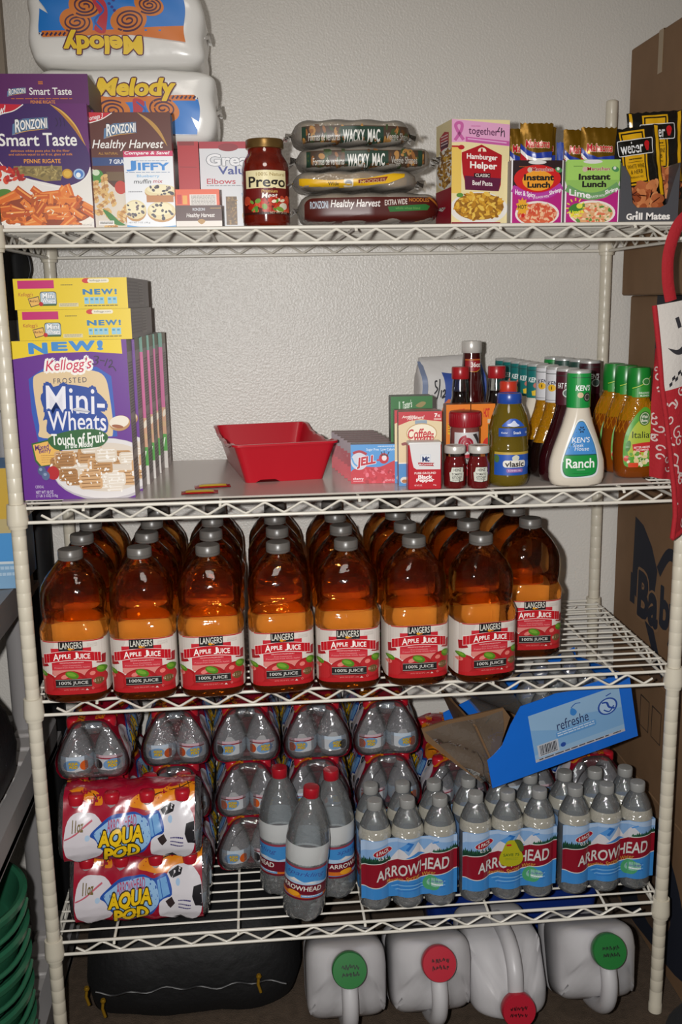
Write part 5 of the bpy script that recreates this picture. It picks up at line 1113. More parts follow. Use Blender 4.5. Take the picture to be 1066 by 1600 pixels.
def aqua_pack(label, loc, rz, side=True, rot=None, sz=1.0):
    """shrink-wrapped pack of eight round bottles: length along local Y from 0 to PL, one end at Y=0"""
    global pod_me
    t = thing('water_pod_pack', label, 'water pack', loc, rz, 'packs of round water bottles', rot); t.scale = (.965, 1, sz)
    if not _apm:
        po = pod_mesh().build('bottle', None, 60); _apm['pod'] = po.data; bpy.data.objects.remove(po)
        m = MB(); NP = 28; rs = []; ys = [0.004, 0.0, .004, .012, .022, .034, .05, .067, .084, .1, .117, .134]; ys = ys + [PL - y for y in ys[::-1][1:]]
        sc = [.62, .80, .93, .985, 1.0, 1.0, .975, .955, .975, 1.0, .975, .955]; sc = sc + sc[::-1][1:]
        for y, k in zip(ys, sc):
            ring = []
            for s in (1, -1):
                for i in range(NP):
                    q = i / NP if s == 1 else 1 - i / NP; x, z = pack_half(q); ring.append(Vector((s * x * k, y, .060 + (z - .060) * k + ((.0010 * math.sin(q * 30 + y * 160))) * (0 < q < .9))))
            rs.append(ring)
        R = m.rings(rs, redf, False, False); m.bm.faces.ensure_lookup_table(); ci = m.mi(crink)
        for f in m.bm.faces:
            c = f.calc_center_median(); e = min(c.y, PL - c.y)
            if e < .009 or (e < .026 and c.z < .075) or (c.z < .055 and e < .03): f.material_index = ci
        for ring, y in ((rs[0], .004), (rs[-1], PL - .004)): f = m.bm.faces.new([m.bm.verts.new(p + Vector((0, .0005 if y < .1 else -.0005, 0))) for p in ring]); f.material_index = ci
        o = m.build('wrap', None, 70); _apm['wrap'] = o.data; bpy.data.objects.remove(o)
        a = aqua_art()
        def sf(s):
            def f(u, v, n):
                q = .07 + (1 - v / a.H) * .89; x, z = pack_half(q); y = (.011 + u) if s > 0 else (PL - .011 - u)
                k = 1 - .045 * (.5 - .5 * math.cos(2 * PI * (y - .034) / .0667)) if .03 < y < PL - .03 else 1.0
                return Vector((s * (x * k + .0022 + n * 2), y, .060 + (z - .060) * k + (.0010 * math.sin(q * 30 + y * 160))))
            return f
        o = a.build('side_print', None, sf(1), cut=.005, cutv=.005); _apm['r'] = o.data; bpy.data.objects.remove(o)
        o = a.build('side_print', None, sf(-1), cut=.005, cutv=.005); _apm['l'] = o.data; bpy.data.objects.remove(o)
        e = Art(120, 60, .105, .050, k=1.0); r = random.Random(2)      # the bottles' own labels as they show at an end
        _apm['ok'] = 1
    link('wrap', _apm['wrap'], t); link('side_print', _apm['r'], t); link('side_print', _apm['l'], t)
    for i in (0, 3) if not side else (0, 1, 2, 3):
        for s in (-1, 1): o = link('bottle', _apm['pod'], t); o.location = (s * .0345, .0345 + i * .0664, .002)
    return t
def end_labels(t, seed):
    """bottle labels that show through the clear end of a pack"""
    r = random.Random(seed)
    for s in (-1, 1):
        a = Art(60, 34, .058, .030, k=1.0); k = r.random()
        a.rect(0, 0, 60, 34, '#b9bcc0'); a.rect(0, 0, 60, 8, '#c2a8b0' if k < .5 else '#b8c6d4'); a.rect(0, 6, 60, 9, '#8a1a2c') if k < .6 else None; a.ell(36 if s > 0 else 24, 20, 19, 12, '#6e92b8', -15); a.text('AQUA', 18 if s < 0 else 26, 12, 38 if s < 0 else 48, 20, '#d0ac20', .05, .1, out='#4a4420', ow=.05); a.text('POD', 20 if s < 0 else 28, 20, 37 if s < 0 else 46, 27, '#d0ac20', .05, .1, out='#4a4420', ow=.05); a.ell(6 if k < .5 else 52, 22, 10, 11, r.choice(['#c8581c', '#1e1c20', '#b04a20']))
        def sf(u, v, n, s=s):
            th = (u - .029) / .036; return Vector((s * .0345 + .0362 * math.sin(th), .0345 - .0362 * math.cos(th) - n, .052 - v))
        a.build('bottle_label', t, sf, cut=.005)
cols = [-.5125, -.3655, -.2195, -.0735, .0725, .2215, .367, .5145]
nth = ['first column from the left', 'second column from the left', 'third column from the left', 'fourth column from the left', 'fifth column from the left', 'sixth column from the left', 'seventh column from the left', 'rightmost column']
lev = ['bottom of the ', 'middle of the ', 'topmost of the ']; PH = .1222
for c, x in enumerate(cols):
    for k in range(3 if c < 5 else 2):
        if c > 5 and k == 0: pass
        t = aqua_pack('red-wrapped pack of round water bottles, ' + lev[k] + nth[c], (-.516, .098, S4 + .2740) if (c, k) == (0, 2) else (x + .002 * math.sin(c * 3 + k * 2), (.190 if 0 < c < 7 else .1735) + .002 * math.cos(c * 5 + k), S4 + .002 + PH * k * (.92 if c > 4 else 1)), .007 * math.sin(c * 2 + k * 4), side=False, sz=.92 if c > 4 else 1.0)
        end_labels(t, c * 3 + k)
# two packs lying crossways in front, their printed long side to the viewer
t = aqua_pack('red-wrapped pack of round water bottles lying crossways in front, the lower one', (-.2990, .0960, S4 + .002), 0, rot=(0, 0, PI / 2 - .03), sz=1.09)
t = aqua_pack('red-wrapped pack of round water bottles slumped on the front crossways pack', (-.3110, .0930, S4 + .1375), 0, rot=(.02, 0, PI / 2 + .02), sz=1.09)

# three big bottles of sparkling water with red caps
def sparkling(label, loc, rot, rzl):
    t = thing('sparkling_water_bottle', label, 'water bottle', loc, group='big sparkling water bottles', rot=rot)
    m = MB(); N = 40
    prof = [(.0395, .012), (.0415, .022), (.0420, .045), (.0405, .060), (.0405, .118), (.0420, .124), (.0425, .150), (.0420, .166), (.0385, .190), (.0310, .214), (.0220, .234), (.0150, .246), (.0138, .250), (.0138, .256)]
    rs = []
    for z, rr_ in ((.0030, .012), (0.0, .024), (.0015, .033), (.006, .0375)):      # five-lobed foot
        rs.append([(rr_ * math.cos(2 * PI * k / N), rr_ * math.sin(2 * PI * k / N), z + .009 * max(0, -math.cos(5 * 2 * PI * k / N)) * (1 if rr_ < .036 else .4)) for k in range(N)])
    for r_, z in prof: rs.append([(r_ * math.cos(2 * PI * k / N), r_ * math.sin(2 * PI * k / N), z) for k in range(N)])
    m.rings(rs, water); m.build('bottle', t, 50)
    m = MB(); m.lathe([(.0150, .2480), (.0156, .249), (.0156, .265), (.0145, .2675), (.006, .268)], mat('#a01422', .3), 30); m.build('cap', t, 40)
    a = Art(430, 400, .125, .068, ox=205, oy=985, k=1.0, rough=.25)
    a.rect(205, 985, 635, 1400, '#3f86c4'); a.rect(205, 985, 635, 1012, '#8a3a4a'); a.poly([(205, 1140), (280, 1150), (330, 1125), (400, 1165), (470, 1150), (560, 1185), (635, 1160), (635, 1215), (205, 1200)], '#a8c0d8'); a.poly([(290, 1165), (330, 1125), (385, 1165)], '#dcd8d4'); a.poly([(410, 1175), (450, 1155), (490, 1185)], '#dcd8d4'); a.text('sparkling', 270, 1040, 545, 1110, '#3a4f94', .0, .3, rise=10)
    a.poly([(205, 1190), (635, 1205), (635, 1340), (205, 1300)], '#6a1426'); a.text('ARROWHEAD', 212, 1215, 528, 1272, '#e0dcd4', .014, .05, rise=8, grow=.1); a.poly([(205, 1300), (635, 1340), (635, 1375), (205, 1350)], '#c86a20'); a.rect(205, 1360, 635, 1400, '#6a1426'); a.ell(330, 1315, 46, 32, '#e09a24'); a.poly([(385, 1322), (550, 1330), (550, 1358), (385, 1352)], '#5a94c4'); a.lines(395, 1330, 540, 1348, 1, '#d0dce8', .5)
    a.build('label', t, (lambda b: lambda u, v, n: Matrix.Rotation(rzl, 3, 'Z') @ b(u, v, n))(cyl(.0408, .1200, .0625, 3e-4)), cut=.004)
    m = MB(); m.lathe([(.0410, .121), (.0424, .126), (.0428, .150), (.0424, .163)], film('#e4e6e6', .10, .10, opaque=.72, name='painted_refraction'), 40, cap0=False, cap1=False); m.build('refracted_white_band', t, 60)  # milky white painted in for the bright wall refracted by the water
    m = MB(); m.lathe([(.0404, .053), (.0411, .0532), (.0411, .1200), (.0404, .1202)], mat('#5d3a48', .3), 40, cap0=False, cap1=False)
    m.build('label_sleeve', t, 60); return t
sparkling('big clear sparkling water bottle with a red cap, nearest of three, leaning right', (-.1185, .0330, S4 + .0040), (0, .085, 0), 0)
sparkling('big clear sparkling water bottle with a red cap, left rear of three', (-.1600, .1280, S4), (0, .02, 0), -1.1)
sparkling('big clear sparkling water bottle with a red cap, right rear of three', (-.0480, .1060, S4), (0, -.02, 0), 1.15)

# shrink-wrapped six-packs of spring water
BR = .0322
def six_art():
    a = Art(190, 128, .190, .124, k=1.0, rough=.22)
    a.rect(0, 0, 190, 128, '#7ea2cc'); a.poly([(0, 0), (190, 0), (190, 14), (120, 4), (60, 8), (0, 22)], '#a2b8d4')
    a.poly([(52, 50), (78, 20), (100, 44)], '#c8c6ca'); a.poly([(90, 40), (112, 8), (130, 40)], '#cfccd0'); a.poly([(118, 36), (142, 10), (168, 36)], '#c4c4ca'); a.poly([(78, 20), (92, 6), (104, 10), (92, 26)], '#2f6cb4'); a.poly([(74, 22), (88, 10), (96, 12), (84, 26)], '#4f8ccc'); a.poly([(82, 44), (112, 30), (130, 38), (98, 48)], '#3a7ec4'); a.line([(140, 14), (152, 8)], 3, '#4f8ccc')
    r = random.Random(4); a.poly([(0, 42), (20, 40), (58, 42), (58, 50), (0, 52)], '#1a3a2c'); a.poly([(142, 30), (190, 22), (190, 34), (142, 38)], '#1a3f30')
    for q in range(16): x = 2 + q * 3.6; h = r.uniform(5, 11); a.poly([(x - 3, 44), (x, 42 - h), (x + 3, 44)], r.choice(['#1a3a2c', '#24503a']), q > 0)
    for q in range(14): x = 143 + q * 3.6; h = r.uniform(5, 11); y = 33 - q * .5; a.poly([(x - 3, y), (x, y - h), (x + 3, y)], r.choice(['#1a3f30', '#24553c']), q > 0)
    top = [(0, 52), (22, 50), (48, 49), (70, 45), (95, 42), (120, 38), (145, 34), (168, 31), (190, 29)]; bot = [(0, 98), (22, 103), (40, 102), (65, 94), (90, 90), (120, 88), (150, 82), (190, 72)]
    top = [(p.x, p.y) for p in smooth_path([(x, y, 0) for x, y in top], 3)]; bot = [(p.x, p.y) for p in smooth_path([(x, y, 0) for x, y in bot], 3)]
    a.poly(bot + [(190, 128), (0, 128)], '#3a82c4'); a.poly(top + bot[::-1], '#861526'); a.line(top, 1.6, '#d0ccc8'); a.line(bot, 1.8, '#d0ccc8')
    for q in range(5): a.line([(55 + q * 4, 101 + q * 4), (90, 98 + q * 4), (130, 99 + q * 3), (165, 92 + q * 4)], 1.3, '#8ab8de' if q % 2 else '#2a6ab4', True)
    a.text('ARROWHEAD', 29, 53, 173, 78, '#c9cac6', .016, .06, rise=-12.5, grow=.06)
    a.text('Mountain', 50, 87, 82, 94, '#c08a3a', .008, .1, rise=-2); a.text('Spring', 86, 80, 114, 91, '#c8923e', .01, .2, rise=-3); a.text('Water', 120, 76, 146, 85, '#c08a3a', .008, .1, rise=-2.5)
    a.ell(138, 102, 17, 17, '#4a9a6a'); a.ell(145, 100, 16, 10, '#88b8a8', -8); a.text('Eco-Shape', 133, 95, 162, 101, '#4a4aa0', .01, rise=-1.5); a.lines(136, 103, 160, 108, 1, '#e0e8e8', .6)
    a.ell(42, 25, 20, 8.5, '#d0ccc8', -14); a.ell(42, 25, 19, 7.6, '#9a1828', -14); a.text('6 PACK', 29, 20.5, 55, 29, '#d8d4d0', .02, rise=-3); a.text('0.5 L', 33, 34, 52, 42, '#d8d8da', .01)
    return a
_six = {}
def six_pack(label, loc, rz):
    t = thing('water_six_pack', label, 'water pack', loc, rz, 'six-packs of spring water')
    xs = (-.0645, 0, .0645); yr = BR + .0008
    if not _six:
        m = MB(); m.lathe([(.020, .004), (.027, 0), (.0305, .004), (BR, .012), (BR, .030), (.0310, .036), (BR, .042), (BR - .001, .075), (BR, .082), (BR, .112), (.0310, .116), (BR, .122), (BR, .150), (.0305, .165), (.0255, .182), (.0185, .196), (.0140, .203), (.0135, .207)], water, 24); o = m.build('b', None, 50); _six['b'] = o.data; bpy.data.objects.remove(o)
        m = MB(); m.lathe([(.0148, .2055), (.0152, .2065), (.0152, .2205), (.0142, .2225), (.008, .223)], capg, 24); o = m.build('c', None, 40); _six['c'] = o.data; bpy.data.objects.remove(o)
        m = MB(); m.lathe([(BR + .0004, .150), (BR + .0003, .154), (.0310, .164), (.0290, .172)], film('#e9e4d4', .3, .16, bump=(70, 1.0), opaque=.55, name='painted_shoulder_gleam'), 24, cap0=False, cap1=False); o = m.build('s', None, 40); _six['s'] = o.data; bpy.data.objects.remove(o)  # last lathe: cream tint paints the bright gleam on the bottle shoulders
        def fy(x):      # front of the film: it spans the hollows between the bottles
            best = 0
            for c in xs:
                d = abs(x - c)
                if d < BR: best = max(best, math.sqrt(BR * BR - d * d))
            return -max(best, BR * .70)
        out = []
        for q in range(61): x = -.095 + .190 * q / 60; out.append((x, fy(x) - .0006))
        for q in range(1, 8): th = -PI / 2 * .55 + PI * .55 * q / 8; out.append((.0645 + (BR + .0008) * math.cos(th) , .0325 + (BR + .03) * math.sin(th)))
        for q in range(61): x = .095 - .190 * q / 60; out.append((x, .065 - fy(x) + .0006))
        for q in range(1, 8): th = -PI / 2 * .55 + PI * .55 * q / 8; out.append((-.0645 - (BR + .0008) * math.cos(th), .0325 - (BR + .03) * math.sin(th)))
        m = MB(); zs = [.026, .030, .055, .056, .100, .101, .148, .152]; cl = ['#3a82c4', '#3a82c4', '#861526', '#861526', '#861526', '#7ea2cc', '#7ea2cc']
        rs = [[(x, y, z) for x, y in out] for z in zs]
        for i in range(len(zs) - 1): m.rings([rs[i], rs[i + 1]], mat(cl[i], .22, k=1.0), False, False)
        o = m.build('w', None, 60, weld=True); _six['w'] = o.data; bpy.data.objects.remove(o)
        a = six_art(); o = a.build('p', None, lambda u, v, n: Vector((u - .095, fy(u - .095) - .0011 - n, .151 - v)), cut=.003); _six['p'] = o.data; bpy.data.objects.remove(o)
    link('wrap', _six['w'], t); link('front_print', _six['p'], t)
    for y in (0, .065):
        for x in xs:
            o = link('bottle', _six['b'], t); o.location = (x, y, 0); c = link('cap', _six['c'], o); link('shoulder', _six['s'], o)  # the shoulder part is only the painted gleam
    return t
six_pack('six-pack of spring water with a plain front, left of the three', (.0920, .0560, S4), 0)
p2_ = six_pack('six-pack of spring water with a pear-shaped yellow tag, middle of the three', (.2935, .0620, S4), .01)
six_pack('six-pack of spring water at the right end, beside the rack post', (.4960, .0660, S4), .02)
# the pear tag belongs to the middle pack
m = MB(); P = [(0, 26), (9, 24), (14, 15), (17, 6), (22, -4), (24, -14), (20, -24), (10, -29), (0, -30), (-10, -29), (-20, -24), (-24, -14), (-22, -4), (-17, 6), (-13, 16), (-8, 24)]
pts = [(p.x / 1000, -.0340 - .0009, .1085 + p.y / 1000) for p in smooth_path([(x, y, 0) for x, y in P], 4, True)]
m.prism(pts, mat('#a8a41c', .35, k=1.0), (0, -.0012, 0)); tg = m.build('pear_tag', p2_, 0); tg['label'] = 'yellow-green pear-shaped tag'
m = MB(); m.prism([(p.x / 1000, -.0362, .1085 + p.y / 1000) for p in smooth_path([(6, 27, 0), (16, 26, 0), (23, 16, 0), (24, 4, 0), (18, 2, 0), (10, 18, 0)], 4, True)], mat('#4a5a2c', .4), (0, -.0008, 0)); m.build('leaf', tg, 0)
a = Art(48, 56, .048, .056); a.text('SAVE 75', 8, 28, 40, 34, '#3f5a1c', .02); a.rrect(14, 8, 24, 12, 1.5, '#b82a28'); a.lines(12, 38, 38, 44, 2, '#7a8a28', .3); a.build('tag_print', tg, plane((-.024, -.03618, .1345)))

# torn-open case of bottled water lying on the packs, tilted
t = thing('water_case', 'torn bright blue case of bottled water tilted on top of the water packs', 'water case', (.2620, .0600, S4 + .2305), rot=(0, -.195, .20))
cw, cd = .330, .225; blue = mat('#1a6ad0', .25, k=1.0, coat=.3, bump=(16, .3), name='blue_film'); kraft = mat('#7a5c3c', .7, k=.9, noise=(30, .4, '#6c5034'), name='brown_card')
m = MB(); m.box((cw / 2, cd / 2, .0015), (cw - .004, cd - .004, .003), kraft)
for c, s in (((cw / 2, cd - .003, .02), (cw - .008, .002, .04)), ((.003, cd / 2, .012), (.002, cd - .008, .024)), ((cw - .003, cd / 2, .02), (.002, cd - .008, .04))): m.box(c, s, kraft)
m.build('tray', t, 0)
edge = [(0, 0), (cw, 0), (cw, .135), (cw * .86, .146), (cw * .72, .148), (cw * .60, .146), (cw * .50, .152), (cw * .40, .150), (.088, .150), (.060, .118), (.036, .082), (.014, .068), (0, .062)]
m = MB(); m.prism([(x, -.001, z) for x, z in edge], blue, (0, .0016, 0))
m.prism([(cw + .0005, 0, 0), (cw + .0005, cd, 0), (cw + .0005, cd, .10), (cw + .0005, 0, .135)], blue, (-.0016, 0, 0)); m.prism([(x, cd, z) for x, z in ((0, 0), (cw, 0), (cw, .12), (0, .07))], blue, (0, -.0016, 0)); m.build('blue_wrap', t, 0)
m = MB(); m.grid(lambda u, v: Vector((.002 + .030 * math.sin(v * 2) * u - .006 * math.sin(u * 9 + v * 5) - .02 * v, cd * u, .005 + (.062 + .075 * u) * v + .006 * math.sin(u * 12) * v)), 16, 10, film('#d6d0c6', .10, .08, bump=(30, 1.0), opaque=.10, name='torn_clear_film')); m.grid(lambda u, v: Vector((.02 + .10 * u, cd * (.1 + .9 * v), .125 + .02 * math.sin(u * 5 + v * 3))), 10, 10, film('#d6d0c6', .10, .08, bump=(30, 1.0), opaque=.10, name='torn_clear_film')); m.build('clear_wrap', t, 80)
m = MB(); m.box((.012, cd * .5, .070), (.004, cd * .92, .130), kraft, rot=(0, -.22, -.04)); m.box((.045, cd * .35, .03), (.004, cd * .5, .055), kraft, rot=(0, .45, .1)); fl = m.build('card_flap', t, 0)
m = MB(); m.prism([(x, .030 - .18 * x, z) for x, z in ((-.012, .004), (.020, .03), (.070, .125), (.060, .148), (-.060, .150), (-.104, .146), (-.100, .118), (-.050, .05))], kraft, (0, .004, 0)); m.build('card_pad', t, 0)
m = MB(); m.grid(lambda u, v: Vector((-.012 - .092 * v + (.040 + .120 * v) * u, .020 - .18 * (-.012 - .092 * v + (.040 + .120 * v) * u) * .9 + .004 * math.sin(u * 9 + v * 11), .004 + .142 * v)), 12, 12, film('#d6d0c6', .10, .08, bump=(30, 1.0), opaque=.10, name='torn_clear_film')); m.build('end_film', t, 80)
bd = _six['b']
for x, y in ((.155, .040), (.220, .040), (.285, .040), (.155, .106), (.220, .106), (.285, .106), (.285, .172), (.220, .172)):
    o = link('bottle', bd, t); o.location = (x, y, .003); o.scale = (.9, .9, .68 if x < .25 else .60); link('cap', _six['c'], o)
a = Art(420, 320, .205, .112, ox=505, oy=125, k=1.0, rough=.25)
Q = lambda x, y: (x, y)
def tilt(x, y): return (x, y + (x - 505) * .215 + 0)     # the panel print in its own upright frame
a.blob([(508, 250), (560, 238), (650, 225), (720, 200), (810, 180), (925, 125), (925, 420), (508, 440)], '#8fb2d2', 2) if False else a.rect(508, 150, 925, 440, '#8fb2d2')
a.poly([(508, 240), (640, 300), (760, 250), (925, 290), (925, 400), (508, 400)], '#7aa6d0'); a.blob([(700, 190), (716, 205), (722, 225), (710, 240), (696, 232), (692, 215)], '#3a80c8'); a.line([(700, 188), (720, 172), (744, 176)], 5, '#2a5aa8', True)
a.text('refreshe', 625, 238, 770, 300, '#26305c', .0, rise=0); a.rrect(615, 306, 800, 345, 10, '#5c94cc'); a.lines(622, 312, 792, 340, 2, '#c0d4ea', .5, 5); a.ell(862, 255, 46, 52, '#2a4c9c'); a.ell(862, 255, 38, 44, '#a8c2dc'); a.line([(838, 225), (860, 232), (868, 262), (892, 280)], 10, '#2a4c9c', True); a.line([(842, 270), (866, 290), (890, 262)], 7, '#2a4c9c', True); a.line([(860, 190), (885, 182)], 6, '#2a4c9c')
a.rect(525, 345, 620, 420, '#b8bcc4'); 
br = random.Random(3); x = 535
while x < 612: w_ = br.uniform(1.5, 5); a.rect(x, 352, x + w_, 405, '#2a2c34', x > 536); x += w_ + br.uniform(1.5, 4)
a.lines(535, 408, 612, 416, 1, '#3a3c44', .6); a.ell(640, 392, 12, 14, '#2a4c9c'); a.rect(508, 428, 925, 445, '#b0b0b8'); a.lines(525, 431, 850, 442, 1, '#3a3c48', .6); a.lines(868, 431, 905, 442, 1, '#3a3c48', .6, 3)
a.build('front_print', t, plane((.098, -.0011, .133)))
# ---------------------------------------------------------------- beside and under the rack
card = mat('#8a6a4c', .75, k=.95, noise=(18, .45, '#7d5f42'), name='brown_cardboard'); tape = mat('#a08a6c', .3, k=.95, name='packing_tape')
def big_box(label, x0, y0, z0, w, d, h, art=None, tp=None):
    t = thing('cardboard_box', label, 'cardboard box', (x0, y0, z0), group='stacked cardboard boxes'); m = MB()
    m.box((w / 2, d / 2, h / 2), (w, d, h), card, bev=.003, seg=1); m.build('box', t, 30)
    if art: art.w, art.W = d * 1000, d; art.build('side_print', t, plane((-3e-5, d, h), (0, -1, 0)))
    if tp: m = MB(); m.box((-.0004, tp, h - .04), (.0006, .022, .08), tape); m.box((w * .4, tp, h + .0004), (w * .8, .022, .0006), tape); m.build('tape', t, 0)
    return t
BX = .655
navy = '#1d2230'
a = Art(560, 360, .56, .36, k=1.0, rough=.7); a.blob([(120, 40), (210, 20), (330, 60), (440, 160), (480, 300), (300, 340), (90, 330)], navy, 5); a.blob([(190, 140), (300, 120), (390, 230), (300, 300), (200, 270)], '#5a4432', 5); a.line([(0, 120), (90, 180), (190, 300)], 16, navy, True)
big_box('brown cardboard box on the floor right of the rack, with dark blue curved print', BX + .002, -.008, 0, .45, .49, .36, a)
a = Art(560, 260, .56, .26, k=1.0, rough=.7)
for x in (180, 245): a.line([(x, 60), (x + 48, 60), (x + 48, 130), (x, 130)], 4, '#3a2c22', closed=True)
a.line([(330, 120), (330, 180), (380, 180), (380, 120)], 4, '#3a2c22', closed=True)
big_box('brown cardboard box with handling-symbol squares, second from the floor', BX, -.008, .361, .44, .49, .26, a)
a = Art(560, 400, .56, .40, k=1.0, rough=.7)       # right-hand print: disc with lettering across it
a.poly([(112, 70), (160, 80), (210, 115), (245, 160), (240, 190), (230, 240), (170, 240), (160, 250), (140, 250), (108, 240)], navy); a.rect(100, 200, 128, 268, navy); a.line([(250, 160), (300, 110), (360, 120)], 26, navy, True)
a.text('Ba', 142, 180, 262, 290, '#8a6a4c', .05, out='#8a6a4c', ow=.03); a.text('Ba', 144, 182, 260, 288, navy, .045); a.text('by', 266, 182, 370, 300, navy, .045); a.poly([(190, 285), (240, 290), (300, 370), (290, 395)], navy); a.blob([(150, 380), (230, 360), (300, 385), (220, 398)], '#5f4a38', 4)
big_box('brown cardboard box with a dark blue disc and large lettering, behind the third shelf', BX - .004, -.008, .622, .45, .49, .40, a)
a = Art(560, 405, .56, .405, k=1.0, rough=.7); a.rect(150, 0, 560, 240, '#2a2e38'); a.line([(170, 60), (200, 40), (240, 60), (250, 120)], 4, '#8a8a88', True); a.line([(200, 110), (230, 90), (260, 110)], 4, '#8a8a88', True)
big_box('plain brown cardboard box with a dark slate panel, beside the second shelf', BX + .006, -.008, 1.023, .45, .49, .405, a)
big_box('tall brown cardboard box at the top of the right-hand stack', .640, -.008, 1.429, .46, .49, .508, None, .33)

# apron hanging from the front right post
t = thing('apron', 'red and white patterned kitchen apron hanging on the front right post', 'apron', (0, 0, 0))
LE = [(1.415, .504), (1.279, .520), (1.22, .533), (1.166, .543), (1.097, .553), (1.05, .556), (1.007, .551)]
def left_edge(z):
    for a_, b_ in zip(LE, LE[1:]):
        if b_[0] <= z <= a_[0]: f = (a_[0] - z) / (a_[0] - b_[0]); return a_[1] + (b_[1] - a_[1]) * f
    return LE[0][1] if z > 1.3 else LE[-1][1]
def cloth(u, v, off=0.0):
    x1 = .685; zt = 1.412 + .03 * u; zb = 1.007 + .05 * u; z = zt + (zb - zt) * v; xl = left_edge(min(z, 1.414)); x = xl + (x1 - xl) * u
    return Vector((x, -.041 - .010 * math.sin(u * 9 + v * 2) * (.3 + v) - .006 * math.sin(v * 7) - off, z))
redc = mat('#a01420', .85, bump=(200, .3), name='red_cotton'); whitec = mat('#c4beb8', .85, bump=(200, .3), name='white_cotton')
m = MB(); 
for lo, hi, mm in ((0, .36, whitec), (.36, 1, redc)):
    m.grid(lambda u, v: cloth(u, lo + (hi - lo) * v), 24, 24, mm); m.grid(lambda u, v: cloth(1 - u, lo + (hi - lo) * v, -.0022), 24, 24, mm)
m.build('fabric', t, 80)
a = Art(180, 400, .18, .40, k=1.0, rough=.85); r = random.Random(9)
a.line([(16, 74), (34, 84), (52, 76), (66, 52), (84, 34), (120, 24)], 15, '#26242a', True, taper=True); a.line([(36, 26), (40, 44)], 7, '#26242a')
for k in range(22):
    for q in range(2): 
        if (k + q) % 2: x = 14 + k * 6; y = 128 - k * 3.4 + q * 6; a.poly([(x, y), (x + 6, y - 3.4), (x + 6, y + 2.6), (x, y + 6)], '#1c1a20')
for k in range(70):
    x, y, z = r.uniform(4, 176), r.uniform(150, 395), r.uniform(6, 13); an = r.uniform(0, 6.28)
    if k % 3 == 0: a.line([(x + (2 + z * q / 14) * math.cos(an + q * .5), y + (2 + z * q / 14) * math.sin(an + q * .5)) for q in range(15)], 2.6, '#c8b4b0')
    elif k % 3 == 1: a.line([(x, y), (x + z * math.cos(an), y + z * math.sin(an)), (x + 1.6 * z * math.cos(an + .6), y + 1.6 * z * math.sin(an + .6))], 3.4, '#c8b4b0', True)
    else:
        for q in range(5): a.ell(x + 5 * math.cos(q * 1.257), y + 5 * math.sin(q * 1.257), 3.2, 1.8, '#c8b4b0', q * 72, 8, q > 0)
a.build('printed_pattern', t, lambda u, v, n: cloth(min(u / .18, 1), min(v / .40, 1), .0006 + n), cut=.008, cutv=.008)
m = MB(); m.tube([cloth(0, v / 30) for v in range(31)], .0048, redc, 8); m.tube([cloth(u / 12, 1) for u in range(13)], .0045, redc, 8); m.build('red_binding', t, 80)
m = MB(); m.tube(smooth_path([(.535, -.036, 1.420), (.526, -.040, 1.455), (.524, -.044, 1.500), (.538, -.046, 1.545), (.570, -.040, 1.570), (.5925, -.024, 1.578), (.622, -.010, 1.560), (.640, -.020, 1.50), (.645, -.034, 1.44)], 6), .0105, redc, 10, flat=.35); m.build('strap', t, 80)
m = MB()
m.grid(lambda u, v: Vector((.548 + .060 * u, .050 - .02 * u + .008 * math.sin(u * 8 + v * 3), 1.335 - .235 * v - .01 * u)), 12, 16, redc); m.grid(lambda u, v: Vector((.608 - .060 * u, .0525 - .02 * (1 - u) + .008 * math.sin((1 - u) * 8 + v * 3), 1.335 - .235 * v - .01 * (1 - u))), 12, 16, redc)
m.build('back_fold', t, 80)
a = Art(60, 235, .06, .235, k=1.0, rough=.85)
for k in range(46):
    x, y, z = r.uniform(2, 58), r.uniform(4, 230), r.uniform(4, 9); an = r.uniform(0, 6.28); a.line([(x + (1 + z * q / 10) * math.cos(an + q * .55), y + (1 + z * q / 10) * math.sin(an + q * .55)) for q in range(11)], 2.6, '#c8b4b0')
a.build('fold_pattern', t, lambda u, v, n: Vector((.548 + u, .050 - u / 3 + .008 * math.sin(u / .06 * 8 + v / .235 * 3) - .0006 - n, 1.335 - v - u / 6)), cut=.005, cutv=.01)

# grey plastic shelving standing against the left side
gp = mat('#8f8c8c', .45, k=.95, name='grey_plastic')
gl = mat('#aaa6a4', .45, k=.95, name='light_grey_plastic')
t = thing('plastic_shelving', 'grey slotted plastic shelving unit left of the wire rack', 'shelving unit', (-.86, 0, 0))
for z, x1, y0 in ((.06, .235, -.36), (.545, .228, -.40), (.895, .205, -.40)):
    m = MB(); w = x1 + .22; cx = (x1 - .22) / 2; d = .40 - y0; cy = (.40 + y0) / 2
    m.box((cx, cy, z - .05), (w, d, .014), gp)
    O = []; Rr = .05
    for px, py, a0 in ((cx + w / 2 - Rr, y0 + Rr, -90), (cx + w / 2 - Rr, .40 - Rr, 0), (cx - w / 2 + Rr, .40 - Rr, 90), (cx - w / 2 + Rr, y0 + Rr, 180)):
        for k in range(7): q = math.radians(a0 + 15 * k); O.append((px + Rr * math.cos(q), py + Rr * math.sin(q)))
    I = [(cx + (x - cx) * (1 - .03 / (w / 2)), cy + (y - cy) * (1 - .03 / (d / 2))) for x, y in O]
    m.rings([[(x, y, z - .012) for x, y in I], [(x, y, z - .002) for x, y in I], [(x * 1.0, y, z) for x, y in O], [(x, y, z - .06) for x, y in O], [(x, y, z - .06) for x, y in I], [(x, y, z - .012) for x, y in I]], gp, False, False)
    for i in range(6):
        for k in range(11): m.box((cx - w / 2 + .055 + i * (w - .11) / 5, y0 + .06 + k * (d - .12) / 10, z - .026), ((w - .11) / 5 * .86, (d - .12) / 10 * .82, .036), gl, bev=.004, seg=1)
    m.build('shelf', t, 40)
